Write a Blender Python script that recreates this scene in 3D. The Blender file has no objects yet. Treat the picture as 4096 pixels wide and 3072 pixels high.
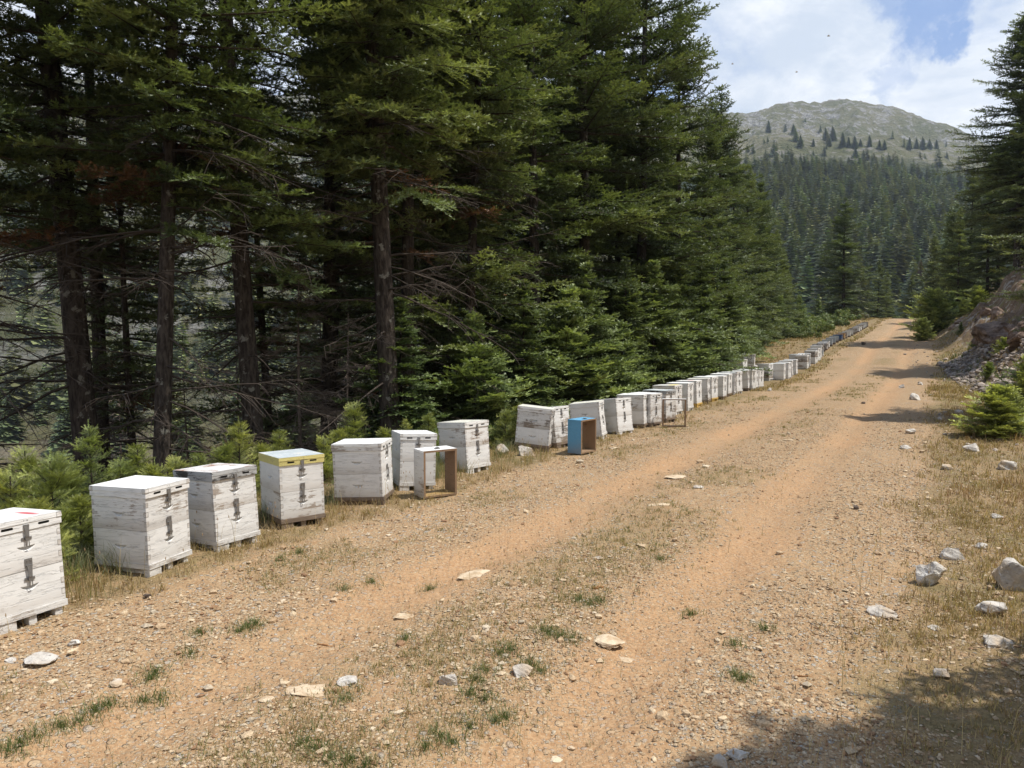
import bpy, math, random
import numpy as np
from mathutils import Vector, Matrix
from mathutils.geometry import tessellate_polygon

R = math.radians
SC = bpy.context.scene
COL = SC.collection

# ------------------------------------------------------------------ camera
F = 740.0; CZ = 1.75; PITCH = math.atan(49/740)
cam = bpy.data.cameras.new('camera'); cam.lens = F/1024*36; cam.sensor_width = 36
cam.clip_start = 0.05; cam.clip_end = 20000
camo = bpy.data.objects.new('camera', cam); COL.objects.link(camo)
camo.location = (0, 0, CZ); camo.rotation_euler = (math.pi/2-PITCH, 0, 0)
SC.camera = camo

# ------------------------------------------------------------------ sun, sky, exposure
SUN_EL, SUN_AZ = R(65), R(97)          # azimuth clockwise from +Y
S = Vector((math.sin(SUN_AZ)*math.cos(SUN_EL), math.cos(SUN_AZ)*math.cos(SUN_EL), math.sin(SUN_EL)))
sl = bpy.data.lights.new('sun', 'SUN'); sl.energy = 4.8; sl.angle = R(0.53); sl.color = (1, .955, .88)
so = bpy.data.objects.new('sun', sl); COL.objects.link(so)
so.rotation_euler = S.to_track_quat('Z', 'Y').to_euler(); so.location = (30, 0, 60)
SC.view_settings.view_transform = 'Standard'; SC.view_settings.look = 'None'
SC.view_settings.exposure = 0.18; SC.view_settings.gamma = 1.0
SC.cycles.max_bounces = 6; SC.cycles.diffuse_bounces = 3; SC.cycles.glossy_bounces = 2
SC.cycles.transmission_bounces = 2; SC.cycles.transparent_max_bounces = 4; SC.cycles.volume_bounces = 1
SC.cycles.use_denoising = True
SC.cycles.sample_clamp_indirect = 4.0
try: SC.render.use_persistent_data = False
except Exception: pass

class NG:
    """small node-graph helper"""
    def __init__(s, tree): s.t = tree; s.L = tree.links
    def put(s, inp, v):
        if v is None: return
        if hasattr(v, 'is_output') or isinstance(v, bpy.types.NodeSocket): s.L.new(v, inp)
        else:
            try: inp.default_value = v
            except Exception: inp.default_value = tuple(v)+(1,) if len(v) == 3 else v
    def n(s, typ, ins=None, **kw):
        nd = s.t.nodes.new(typ)
        for k, v in kw.items(): setattr(nd, k, v)
        for k, v in (ins or {}).items(): s.put(nd.inputs[k], v)
        return nd
    def m(s, op, a, b=0.0, c=None, clamp=False):
        nd = s.n('ShaderNodeMath', operation=op, use_clamp=clamp)
        s.put(nd.inputs[0], a); s.put(nd.inputs[1], b)
        if c is not None: s.put(nd.inputs[2], c)
        return nd.outputs[0]
    def vm(s, op, a, b=None, scale=None):
        nd = s.n('ShaderNodeVectorMath', operation=op); s.put(nd.inputs[0], a)
        if b is not None: s.put(nd.inputs[1], b)
        if scale is not None: s.put(nd.inputs['Scale'], scale)
        return nd.outputs[0]
    def mix(s, f, a, b, blend='MIX'):
        nd = s.n('ShaderNodeMix', data_type='RGBA', blend_type=blend)
        s.put(nd.inputs[0], f)
        for i, v in ((6, a), (7, b)):
            if isinstance(v, (tuple, list)) and len(v) == 3: v = tuple(v)+(1,)
            s.put(nd.inputs[i], v)
        return nd.outputs[2]
    def step(s, x, lo, hi, a=0.0, b=1.0, mode='SMOOTHSTEP'):
        nd = s.n('ShaderNodeMapRange', interpolation_type=mode, clamp=True) if mode == 'LINEAR' else s.n('ShaderNodeMapRange', interpolation_type=mode)
        for i, v in enumerate((x, lo, hi, a, b)): s.put(nd.inputs[i], v)
        return nd.outputs[0]
    def noise(s, vec, scale, detail=4, rough=.55, dist=0.0, out=0):
        nd = s.n('ShaderNodeTexNoise', {'Vector': vec, 'Scale': scale, 'Detail': detail, 'Roughness': rough, 'Distortion': dist})
        return nd.outputs[out]
    def vor(s, vec, scale, feature='F1', out=0, rnd=1.0):
        nd = s.n('ShaderNodeTexVoronoi', {'Vector': vec, 'Scale': scale, 'Randomness': rnd}, feature=feature)
        return nd.outputs[out]
    def attr(s, name, out='Fac'):
        return s.n('ShaderNodeAttribute', attribute_name=name).outputs[out]

wld = bpy.data.worlds.new('World'); SC.world = wld; wld.use_nodes = True
g = NG(wld.node_tree); wld.node_tree.nodes.clear()
sky = g.n('ShaderNodeTexSky', sky_type='NISHITA', sun_disc=False, sun_elevation=SUN_EL, sun_rotation=SUN_AZ, altitude=1200)
tc = g.n('ShaderNodeTexCoord').outputs['Generated']
xyz = g.n('ShaderNodeSeparateXYZ', {0: tc})
zz = g.m('ADD', g.m('MAXIMUM', xyz.outputs[2], 0.0), 0.22)
pl = g.n('ShaderNodeCombineXYZ', {0: g.m('DIVIDE', xyz.outputs[0], zz), 1: g.m('DIVIDE', xyz.outputs[1], zz), 2: 0.3}).outputs[0]
n1 = g.noise(pl, 1.15, 9, .56, .35)
n2 = g.noise(g.vm('ADD', pl, (7.3, 2.1, 1.0)), 2.6, 8, .62, .2)
def blob(px, py, rad):
    d = Vector(((px-512)/F, math.cos(PITCH)+math.sin(PITCH)*(384-py)/F, -math.sin(PITCH)+math.cos(PITCH)*(384-py)/F)).normalized()
    dist = g.n('ShaderNodeVectorMath', {0: g.vm('ADD', tc, g.vm('SCALE', g.vm('SUBTRACT', g.n('ShaderNodeTexNoise', {'Vector': tc, 'Scale': 14, 'Detail': 6, 'Roughness': .65}).outputs[1], (.5, .5, .5)), scale=.13)), 1: d}, operation='DISTANCE').outputs['Value']
    return g.step(dist, rad, rad*.35)
gap = g.m('MAXIMUM', g.m('MAXIMUM', blob(930, 12, .060), blob(948, 44, .030)), g.m('MAXIMUM', g.m('MULTIPLY', blob(893, 66, .03), .45), g.m('MULTIPLY', blob(905, 0, .045), .8)))
cover = g.step(g.m('ADD', n1, g.step(xyz.outputs[2], .55, .95, 0.0, -.22)), .33, .47)
cover = g.m('MULTIPLY', cover, g.m('SUBTRACT', 1.0, g.m('MULTIPLY', gap, .85)), clamp=True)
shade = g.step(n2, .36, .60)
lowgrey = g.step(xyz.outputs[2], .16, .42)
cc = g.mix(g.m('MULTIPLY', shade, g.m('ADD', .45, g.m('MULTIPLY', lowgrey, .55))), (6.4, 7.2, 8.4), (10.0, 10.2, 10.5))
cc = g.mix(g.step(n2, .52, .72), cc, (10.9, 10.9, 10.9))
up = g.step(xyz.outputs[2], .55, .9)
cc = g.mix(g.m('MULTIPLY', up, .55), cc, (4.0, 4.3, 4.8))
skc = g.mix(.6, sky.outputs[0], (1.9, 3.8, 8.2))
fin = g.mix(cover, skc, cc)
bg = g.n('ShaderNodeBackground', {'Color': fin, 'Strength': 0.095})
g.L.new(bg.outputs[0], g.n('ShaderNodeOutputWorld').inputs[0])

# ------------------------------------------------------------------ numpy noise
def _h(ix, iy, seed):
    n = (ix.astype(np.int64)*374761393 + iy.astype(np.int64)*668265263 + seed*974711) & 0x7fffffff
    n = ((n ^ (n >> 13))*1274126177) & 0x7fffffff
    return ((n ^ (n >> 16)) & 0xffff)/65535.0
def vnoise(x, y, seed=0):
    ix = np.floor(x); iy = np.floor(y); fx = x-ix; fy = y-iy
    fx = fx*fx*(3-2*fx); fy = fy*fy*(3-2*fy)
    a = _h(ix, iy, seed); b = _h(ix+1, iy, seed); c = _h(ix, iy+1, seed); d = _h(ix+1, iy+1, seed)
    return (a*(1-fx)+b*fx)*(1-fy)+(c*(1-fx)+d*fx)*fy - .5
def fbm(x, y, sc, oct=4, seed=0, rough=.5):
    s = 0; a = 1.0; x = x*sc; y = y*sc
    for i in range(oct):
        s = s + a*vnoise(x, y, seed+i*17); x = x*2.03+5.1; y = y*2.03+1.7; a *= rough
    return s
def sstep(a, b, x):
    t = np.clip((x-a)/(b-a), 0, 1); return t*t*(3-2*t)

# ------------------------------------------------------------------ terrain
_uu = np.linspace(-60, 260, 1281)
_rz = np.interp(_uu, [-60, 0, 29, 34, 38, 41, 44, 50, 57, 69, 80, 90, 100, 130, 260], [-.6, 0, 0.0, .12, .35, .68, 1.0, 1.38, 1.68, 2.4, 3.25, 3.55, 3.3, 0, -14])
_k = np.hanning(17); _k /= _k.sum(); _rz = np.convolve(np.pad(_rz, 8, mode='edge'), _k, 'valid')
def uv(x, y): return .5*x+.8660254*y, .8660254*x-.5*y
def xy(u, v): return .5*u+.8660254*v, .8660254*u-.5*v
def foot(u): return np.interp(u, [-20, 0, 8, 20, 30, 42, 55, 90], [2.6, 2.3, 1.7, 1.35, .75, -.1, -.7, -1.0])
def left_edge(u): return np.interp(u, [0, 28, 40, 60, 90], [-6.15, -6.3, -8.6, -9.0, -10])
EL_AZ = [-2.0, -.7, -.5, -.3, 0.0, .15, .30, .322, .335, .356, .378, .397, .415, .430, .450, .466, .483, .503, .517, .534, .57, .65, .9, 2.0]
EL_Y  = [150, 80, 88, 100, 95, 98, 118, 113, 109, 106.5, 107.5, 107, 104.5, 105.5, 109, 109.5, 115, 122, 126, 132, 152, 190, 220, 240]
def terrain(x, y, fine=True):
    x = np.asarray(x, float); y = np.asarray(y, float)
    u, v = uv(x, y)
    z = np.interp(u, _uu, _rz)
    road = sstep(-4.95, -4.5, v)*sstep(.1, -.35, v)
    z = z - .05*np.exp(-((v+1.35)/.26)**2) - .05*np.exp(-((v+3.1)/.26)**2) + .02*np.exp(-((v+2.2)/.4)**2)
    dl = np.maximum(left_edge(u)-v, 0)
    drop = .5*dl*dl/(dl+1.3)*1.25
    z = z - 32*(1-np.exp(-drop/32))
    dr = np.maximum(v-foot(u), 0)
    steep = sstep(24, 30, u)*sstep(60, 46, u)
    bank = .64*np.minimum(dr, 7)*dr/(dr+.5) + .32*np.maximum(dr-7, 0)
    bank = bank + steep*(.5*sstep(1.2, 2.2, dr) + .9*sstep(2.6, 3.4, dr))
    bank = bank + np.where(dr > 0, sstep(.2, 1.5, dr)*(fbm(x, y, .7, 4, 5)*.55 + steep*np.abs(fbm(x, y, 1.3, 4, 9))*.8), 0)
    z = z + np.minimum(bank, 40)
    z = z - np.where(u > 96, .10*(u-96), 0)*sstep(-30, -8, v)
    # far ground
    r = np.hypot(x, y)+1e-6; az = np.arctan2(x, y)
    e = (335-np.interp(az, EL_AZ, EL_Y))/F*np.cos(np.clip(az, -1.2, 1.2))
    wr = sstep(.12, .30, az)
    rb = np.interp(az, [-.7, 0, .2, .4], [900, 950, 1100, 1270])
    t = r/rb
    topz = CZ+e*rb
    fr = np.interp(t, [0, .1, .16, .2, .48, .70, .75, .80, 1.0, 1.15, 2.0, 4.0], [-.35, -.06, -.005, .045, .34, .60, .625, .66, 1.0, .93, .7, .5])
    fl = np.interp(t, [0, .11, .16, .28, .55, .8, 1.0, 1.15, 2.0, 4.0], [-.35, -.16, -.095, -.03, .33, .68, 1.0, .9, .7, .5])
    zf = (fl*(1-wr)+fr*wr)*topz
    rough = fbm(x, y, .012, 6, 31, .55)*26*sstep(.25, .7, t)*(1-.75*np.exp(-((t-1)/.05)**2)) + fbm(x, y, .11, 3, 77)*3.0*sstep(.6, .9, t) - np.abs(fbm(x, y, .028, 4, 79, .6))*22*sstep(.68, .82, t)*(1-.8*np.exp(-((t-1)/.04)**2))
    zf = zf + rough
    k = .25+.02*r; d = z-zf
    hh = np.clip(.5+.5*d/k, 0, 1)
    z = zf*(1-hh)+z*hh + k*hh*(1-hh)
    if fine:
        nearf = sstep(60, 15, r)
        z = z + nearf*(fbm(x, y, 1.2, 3, 3)*.035 + fbm(x, y, 6, 3, 13)*.016)
        z = z + sstep(16, 5, r)*fbm(x, y, 26, 2, 23)*.013*(1-.6*np.exp(-((v+1.35)/.3)**2))
    return z
def T1(x, y): return float(terrain(np.array([x]), np.array([y]))[0])
def ray(px, py):
    a = (px-512)/F; b = (384-py)/F; c, s_ = math.cos(PITCH), math.sin(PITCH)
    return np.array((a, c+s_*b, -s_+c*b))
def hit(px, py, off=0.0, tmax=150):
    d = ray(px, py); t = np.geomspace(1.5, tmax, 6000)
    P = d[None]*t[:, None]; zz_ = CZ+P[:, 2]
    below = zz_ < terrain(P[:, 0], P[:, 1])+off
    i = int(np.argmax(below)) if below.any() else len(t)-1
    return P[i, 0], P[i, 1]
def on_v(px, py, v0):
    d = ray(px, py); t = v0/(.8660254*d[0]-.5*d[1]); return d[0]*t, d[1]*t

# ------------------------------------------------------------------ mesh + object helpers
def mesh_np(name, V, Fc, nper, attrs=None, smooth=False, mats=(), mat_idx=None):
    me = bpy.data.meshes.new(name)
    V = np.ascontiguousarray(V, np.float32); Fc = np.ascontiguousarray(Fc, np.int32).reshape(-1, nper)
    me.vertices.add(len(V)); me.vertices.foreach_set('co', V.ravel())
    me.loops.add(Fc.size); me.loops.foreach_set('vertex_index', Fc.ravel())
    me.polygons.add(len(Fc))
    me.polygons.foreach_set('loop_start', np.arange(0, Fc.size, nper, dtype=np.int32))
    try: me.polygons.foreach_set('loop_total', np.full(len(Fc), nper, np.int32))
    except Exception: pass
    me.polygons.foreach_set('use_smooth', np.full(len(Fc), smooth))
    for m_ in mats: me.materials.append(m_)
    if mat_idx is not None: me.polygons.foreach_set('material_index', np.asarray(mat_idx, np.int32))
    for k_, a in (attrs or {}).items():
        a = np.asarray(a, np.float32)
        if a.ndim == 1:
            at = me.attributes.new(k_, 'FLOAT', 'POINT'); at.data.foreach_set('value', a)
        else:
            at = me.attributes.new(k_, 'FLOAT_COLOR', 'POINT')
            if a.shape[1] == 3: a = np.concatenate([a, np.ones((len(a), 1), np.float32)], 1)
            at.data.foreach_set('color', np.ascontiguousarray(a).ravel())
    me.update(); me.validate()
    return me
def obj(name, me, parent=None, loc=None, rot=None, scale=None):
    o = bpy.data.objects.new(name, me); COL.objects.link(o)
    if parent is not None: o.parent = parent
    if loc is not None: o.location = loc
    if rot is not None: o.rotation_euler = rot
    if scale is not None: o.scale = scale if hasattr(scale, '__len__') else (scale,)*3
    return o
def tag(o, label, cat, group=None, kind=None):
    o['label'] = label
    if cat: o['category'] = cat
    if group: o['group'] = group
    if kind: o['kind'] = kind
    return o
class MB:
    """collects boxes, tubes and polygons into one mesh (plain lists)"""
    def __init__(s): s.V = []; s.F = []; s.M = []; s.UV = []
    def poly(s, pts, mi=0, uvs=None):
        b = len(s.V); s.V += [tuple(p) for p in pts]; s.F.append(tuple(range(b, b+len(pts)))); s.M.append(mi); s.UV.append(uvs)
    def box(s, x0, x1, y0, y1, z0, z1, mi=0, M=None, taper=0.0, jit=0.0, rng=None, skip=()):
        c = [(x0, y0, z0), (x1, y0, z0), (x1, y1, z0), (x0, y1, z0), (x0+taper, y0+taper, z1), (x1-taper, y0+taper, z1), (x1-taper, y1-taper, z1), (x0+taper, y1-taper, z1)]
        if jit: c = [tuple(q+rng.uniform(-jit, jit) for q in p) for p in c]
        if M is not None: c = [tuple(M @ Vector(p)) for p in c]
        for i, f in enumerate(((0, 3, 2, 1), (4, 5, 6, 7), (0, 1, 5, 4), (1, 2, 6, 5), (2, 3, 7, 6), (3, 0, 4, 7))):
            if i in skip: continue
            # uv: along-face and height, metres
            if i in (2, 4): uvs = [(c[j][0], c[j][2]) for j in f]
            elif i in (3, 5): uvs = [(c[j][1]+3, c[j][2]) for j in f]
            else: uvs = [(c[j][1], c[j][0]+7) for j in f]
            s.poly([c[j] for j in f], mi, uvs)
    def build(s, name, mats, bevel=0.0):
        me = bpy.data.meshes.new(name); me.from_pydata(s.V, [], s.F)
        for m_ in mats: me.materials.append(m_)
        me.polygons.foreach_set('material_index', s.M)
        if any(q is not None for q in s.UV):
            l = me.uv_layers.new(name='UVMap'); flat = []
            for f, q in zip(s.F, s.UV): flat += [c for p in (q or [(0, 0)]*len(f)) for c in p]
            l.data.foreach_set('uv', flat)
        me.update(); return me

def mat(name):
    m_ = bpy.data.materials.new(name); m_.use_nodes = True; t = m_.node_tree; t.nodes.clear(); gg = NG(t)
    out = gg.n('ShaderNodeOutputMaterial')
    return m_, gg, out
def principled(gg, out, col, rough=.8, spec=.3, normal=None, metal=0.0):
    p = gg.n('ShaderNodeBsdfPrincipled', {'Base Color': col if not (isinstance(col, tuple) and len(col) == 3) else col+(1,), 'Roughness': rough, 'Metallic': metal})
    p.inputs['Specular IOR Level'].default_value = spec
    if normal is not None: gg.L.new(normal, p.inputs['Normal'])
    if out is not None: gg.L.new(p.outputs[0], out.inputs[0])
    return p
def bump(gg, h, dist, strength=1.0, normal=None):
    b = gg.n('ShaderNodeBump', {'Height': h, 'Distance': dist, 'Strength': strength})
    if normal is not None: gg.L.new(normal, b.inputs['Normal'])
    return b.outputs[0]

# ------------------------------------------------------------------ ground material
M_ground, g, o_ = mat('earth_and_gravel')
P = g.n('ShaderNodeNewGeometry').outputs['Position']
pxyz = g.n('ShaderNodeSeparateXYZ', {0: P})
flat = g.n('ShaderNodeCombineXYZ', {0: pxyz.outputs[0], 1: pxyz.outputs[1], 2: g.m('MULTIPLY', pxyz.outputs[2], .6)}).outputs[0]
a_track, a_grass, a_forest, a_bank, a_far, a_green, a_rock = [g.attr(k) for k in ('track', 'grass', 'forest', 'bank', 'far', 'green', 'rock')]
nlow = g.noise(flat, .9, 5, .6); nmid = g.noise(flat, 6, 5, .6); nfine = g.noise(flat, 45, 4, .65)
dirt = g.mix(nlow, (.29, .165, .078), (.38, .235, .118))
dirt = g.mix(g.step(nmid, .35, .65), dirt, (.42, .275, .145))
dirt = g.mix(g.m('MULTIPLY', a_track, .8), dirt, (.43, .235, .11))
dirt = g.mix(g.step(nfine, .3, .7), g.mix(.6, dirt, (.25, .14, .07)), g.mix(.3, dirt, (.6, .45, .28)))
# pebbles
def pebbles(sc, lo, hi):
    d = g.vor(flat, sc); c = g.n('ShaderNodeTexVoronoi', {'Vector': flat, 'Scale': sc}).outputs['Color']
    s3 = g.n('ShaderNodeSeparateColor', {0: c})
    thr = g.m('MULTIPLY', s3.outputs[0], hi)
    mk = g.step(d, thr, g.m('MULTIPLY', thr, .75))
    col = g.mix(s3.outputs[1], (.33, .225, .125), (.56, .45, .30))
    col = g.mix(g.step(s3.outputs[2], .75, .8), col, (.42, .38, .32))
    return mk, col, d
mk1, pc1, d1 = pebbles(38, 0, .62); mk2, pc2, d2 = pebbles(95, 0, .62); mk3, pc3, d3 = pebbles(13, 0, .38)
peb = g.m('MULTIPLY', g.m('SUBTRACT', 1.0, g.m('MULTIPLY', a_track, .75)), g.step(nlow, .25, .5, .55, 1.0))
col = g.mix(g.m('MULTIPLY', mk2, g.m('ADD', .3, g.m('MULTIPLY', peb, .6))), dirt, pc2)
col = g.mix(g.m('MULTIPLY', mk1, peb), col, pc1)
col = g.mix(g.m('MULTIPLY', mk3, g.m('MULTIPLY', peb, .8)), col, pc3)
straw = g.mix(nfine, (.13, .085, .042), (.36, .26, .13))
straw = g.mix(g.step(nlow, .4, .7), straw, g.mix(nfine, (.10, .085, .038), (.27, .22, .10)))
gm = g.m('MULTIPLY', a_grass, g.step(nmid, .34, .56, .45, 1.0))
col = g.mix(gm, col, straw)
col = g.mix(g.m('MULTIPLY', a_green, g.step(nmid, .45, .6)), col, (.15, .17, .05))
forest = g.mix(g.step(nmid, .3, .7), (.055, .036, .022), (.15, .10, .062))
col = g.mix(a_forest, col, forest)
bk = g.mix(g.step(nmid, .3, .7), (.13, .085, .055), (.26, .18, .115))
bk = g.mix(g.step(g.noise(flat, 2.2, 5, .65), .52, .62), bk, (.34, .31, .27))
bk = g.mix(g.step(nlow, .5, .62), bk, (.20, .17, .075))
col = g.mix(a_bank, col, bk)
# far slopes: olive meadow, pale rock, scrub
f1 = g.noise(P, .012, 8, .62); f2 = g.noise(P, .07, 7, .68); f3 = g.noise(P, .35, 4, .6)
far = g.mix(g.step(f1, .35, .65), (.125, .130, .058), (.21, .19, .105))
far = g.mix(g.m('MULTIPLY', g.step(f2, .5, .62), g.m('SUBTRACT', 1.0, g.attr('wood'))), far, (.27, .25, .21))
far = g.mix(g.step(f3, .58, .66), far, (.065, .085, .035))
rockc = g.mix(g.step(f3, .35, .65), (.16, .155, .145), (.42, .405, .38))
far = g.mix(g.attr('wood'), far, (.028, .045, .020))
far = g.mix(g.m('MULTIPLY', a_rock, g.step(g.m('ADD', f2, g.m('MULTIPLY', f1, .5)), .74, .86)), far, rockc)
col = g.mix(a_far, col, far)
hgt = g.m('ADD', g.m('MULTIPLY', g.m('SUBTRACT', 1.0, d1), g.m('MULTIPLY', mk1, .9)), g.m('ADD', g.m('MULTIPLY', mk2, .35), g.m('ADD', g.m('MULTIPLY', nfine, .7), g.m('MULTIPLY', mk3, g.m('SUBTRACT', 1.6, g.m('MULTIPLY', d3, 2))))))
nb = bump(g, g.m('MULTIPLY', hgt, g.m('SUBTRACT', 1.0, g.m('MULTIPLY', a_track, .6))), .014)
nb = bump(g, g.m('MULTIPLY', g.m('ADD', f3, g.m('MULTIPLY', f2, 3)), a_far), 5.0, 1.0, nb)
principled(g, o_, col, .95, .15, nb)

# ------------------------------------------------------------------ ground + road meshes (one polar sheet round the viewpoint)
azs = np.concatenate([np.linspace(-math.pi, -.86, 70, endpoint=False), np.linspace(-.86, .86, 860, endpoint=False), np.linspace(.86, math.pi, 71)])
rs = np.concatenate([[0.05, .5, 1.0], np.geomspace(1.4, 4200, 860)])
A, RR = np.meshgrid(azs, rs); X = RR*np.sin(A); Y = RR*np.cos(A)
Z = terrain(X, Y)
U, V_ = uv(X, Y); r_ = RR; az_ = A
edge = fbm(X, Y, .8, 4, 41)*.55
roadm = sstep(-4.85, -4.45, V_+edge*.6)*sstep(.15, -.35, V_+edge)*(U < 100)
tr = (np.exp(-((V_+1.35+edge*.25)/.36)**4)+np.exp(-((V_+3.1+edge*.2)/.36)**4))
track = np.clip(tr*(.75+fbm(X, Y, .5, 3, 51)), 0, 1)*roadm
grass = np.clip(1-roadm, 0, 1)*np.clip(1.0+fbm(X, Y, 1.5, 3, 61), 0, 1)
cstrip = np.exp(-((V_+2.25)/.45)**2)*sstep(-.1, .25, fbm(X, Y, .9, 3, 71)) + np.exp(-((V_+4.2)/.35)**2)*sstep(-.15, .2, fbm(X, Y, .9, 3, 72))
grass = np.clip(grass + .45*cstrip*sstep(-8, 0, U), 0, 1)
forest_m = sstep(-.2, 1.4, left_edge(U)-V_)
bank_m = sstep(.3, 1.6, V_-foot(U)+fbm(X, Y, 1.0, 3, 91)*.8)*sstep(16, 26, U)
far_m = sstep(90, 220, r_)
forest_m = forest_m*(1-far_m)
tt = r_/np.interp(az_, [-.7, 0, .2, .4], [900, 950, 1100, 1270])
rock_m = np.clip(.8*sstep(.66, .85, tt)+.30*sstep(-.1, .3, fbm(X, Y, .01, 4, 93))+.85*sstep(.2, .08, az_)*sstep(.2, .4, tt), 0, 1)
wa = sstep(.08, .26, az_); wood_m = (wa*sstep(.56, .49, tt)+(1-wa)*.35*sstep(.6, .25, tt))*far_m
rock_m = rock_m*(1-wood_m)
green = np.clip(sstep(.05, .3, fbm(X, Y, .45, 3, 95))*grass*sstep(8, 25, U), 0, 1)*.7
nr, na = X.shape
idx = np.arange(nr*na).reshape(nr, na)
Fq = np.stack([idx[:-1, :-1], idx[:-1, 1:], idx[1:, 1:], idx[1:, :-1]], -1).reshape(-1, 4)[:, ::-1]
att = dict(track=track, grass=grass, forest=forest_m, bank=bank_m, far=far_m, green=green, rock=rock_m, wood=wood_m)
att = {k: v.ravel() for k, v in att.items()}
core = (sstep(-4.6, -4.3, V_+edge*.6)*sstep(-.1, -.5, V_+edge)*(U < 99)*(U > -6)*(r_ < 130))
Zg = Z-.03*core
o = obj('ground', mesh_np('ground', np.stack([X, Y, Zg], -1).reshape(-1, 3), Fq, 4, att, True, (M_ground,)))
tag(o, 'dry earth, grass verge and mountain slopes', None, kind='structure')
keep = (core.ravel()[Fq] > .02).all(1)
Fr = Fq[keep]; used = np.unique(Fr); rem = np.zeros(nr*na, int); rem[used] = np.arange(len(used))
Zr = Z-.028*(core < .3)
Vr = np.stack([X, Y, Zr], -1).reshape(-1, 3)[used]
o = obj('road', mesh_np('road', Vr, rem[Fr], 4, {k: v[used] for k, v in att.items()}, True, (M_ground,)))
tag(o, 'rutted orange gravel forest road', None, kind='structure')

# ------------------------------------------------------------------ plant materials
def leaf_mat(name, rough=.5, trans=.22, var=.25):
    m_, gg, out = mat(name)
    rnd = gg.n('ShaderNodeObjectInfo').outputs['Random']
    c = gg.attr('tint', 'Color')
    c = gg.mix(1.0, c, gg.mix(rnd, (1-var, 1-var*.7, 1-var), (1+var, 1+var*.8, 1+var*.6)), 'MULTIPLY')
    p = principled(gg, None, c, rough, .5)
    tl = gg.n('ShaderNodeBsdfTranslucent', {'Color': gg.mix(1.0, c, (1.3, 1.35, .6), 'MULTIPLY')})
    mx = gg.n('ShaderNodeMixShader', {0: trans}); gg.L.new(p.outputs[0], mx.inputs[1]); gg.L.new(tl.outputs[0], mx.inputs[2])
    gg.L.new(mx.outputs[0], out.inputs[0]); return m_
M_needle = leaf_mat('fir_needles'); M_grass = leaf_mat('grass_blades', .6, .3, .0)
M_needle_far = leaf_mat('distant_fir_foliage', .7, .1, .3)
M_bark, g, o_ = mat('fir_bark')
oc = g.n('ShaderNodeTexCoord').outputs['Object']
st = g.vm('MULTIPLY', oc, (1, 1, .25))
b1 = g.noise(st, 22, 6, .65); b2 = g.noise(oc, 5, 4, .6)
c = g.mix(g.step(b1, .35, .65), (.030, .024, .020), (.090, .074, .062))
c = g.mix(g.step(b2, .6, .66), c, (.22, .21, .18))
principled(g, o_, c, .95, .1, bump(g, b1, .03))
M_dead, g, o_ = mat('dead_twigs')
c = g.mix(g.noise(g.n('ShaderNodeTexCoord').outputs['Object'], 3, 3), (.028, .022, .018), (.105, .085, .07))
principled(g, o_, c, .95, .1)

# ------------------------------------------------------------------ fir generator
def tube(path, rad, sides=5, VV=None, FF=None):
    path = np.asarray(path, float); n = len(path)
    d = np.gradient(path, axis=0); d /= np.linalg.norm(d, axis=1)[:, None]+1e-9
    ref = np.where(np.abs(d[:, 2:3]) > .9, np.array([[1., 0, 0]]), np.array([[0, 0, 1.]]))
    a = np.cross(d, ref); a /= np.linalg.norm(a, axis=1)[:, None]+1e-9; b = np.cross(d, a)
    th = np.arange(sides)*2*math.pi/sides
    ring = path[:, None]+np.asarray(rad)[:, None, None]*(a[:, None]*np.cos(th)[None, :, None]+b[:, None]*np.sin(th)[None, :, None])
    base = sum(len(q) for q in VV); VV.append(ring.reshape(-1, 3))
    i = np.arange(n-1)[:, None]*sides; j = np.arange(sides)[None]; j2 = (j+1) % sides
    FF.append((np.stack([i+j, i+j2, i+sides+j2, i+sides+j], -1).reshape(-1, 4)+base))
_tmpl = {}
def spray(L, seed, tw=.13, ss=.115, sl_=(.095, .145)):
    """flat fir branch along +x: rows of shoot base, direction, length; and its axis"""
    key = (round(L, 2), seed, tw)
    if key in _tmpl: return _tmpl[key]
    rg = random.Random(seed*7+int(L*100)); rows = []
    dr, upt, side = rg.uniform(.10, .22), rg.uniform(.08, .18), rg.uniform(-.12, .12)
    ax = lambda s: (s, side*s*s/L, L*(-dr*(s/L)**1.5+upt*(s/L)**3))
    s = max(.05, L*rg.uniform(.05, .12))
    bare = 0.10*L if L > 1 else .02
    while s < L:
        x, y, z = ax(s)
        if s > bare: rows.append((x, y, z, 1, 2*side*s/L, rg.uniform(-.1, .12), rg.uniform(*sl_)*1.1))
        for sg in (-1, 1):
            if rg.random() < .08: continue
            l = min(.52*(L-s)+.07, .62)*rg.uniform(.7, 1.15)
            if s < bare*2: l *= .6
            an = sg*R(rg.uniform(46, 66)); dx, dy = math.cos(an), math.sin(an); dz = rg.uniform(-.42, .34)
            q = 0.0
            while q < l:
                bx, by, bz = x+dx*q, y+dy*q, z+dz*q-.12*q*q
                rows.append((bx, by, bz, dx, dy, dz-.1*q, rg.uniform(*sl_)))
                if q+.02 < l:
                    for s2 in (-1, 1):
                        if rg.random() < .12: continue
                        a2 = an+s2*R(rg.uniform(38, 58))
                        rows.append((bx+dx*.03, by+dy*.03, bz, math.cos(a2), math.sin(a2), dz+rg.uniform(-.2, .65), rg.uniform(*sl_)*(.95-.35*q/max(l, .1))))
                if rg.random() < .35: rows.append((bx, by, bz, dx*.5, dy*.5, rg.uniform(.5, 1.1), rg.uniform(*sl_)*.8))
                q += ss*rg.uniform(.85, 1.15)
        s += tw*rg.uniform(.8, 1.2)
    a = np.array(rows); axp = np.array([ax(L*t) for t in np.linspace(0, 1, 6)])
    _tmpl[key] = (a, axp); return _tmpl[key]
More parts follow.
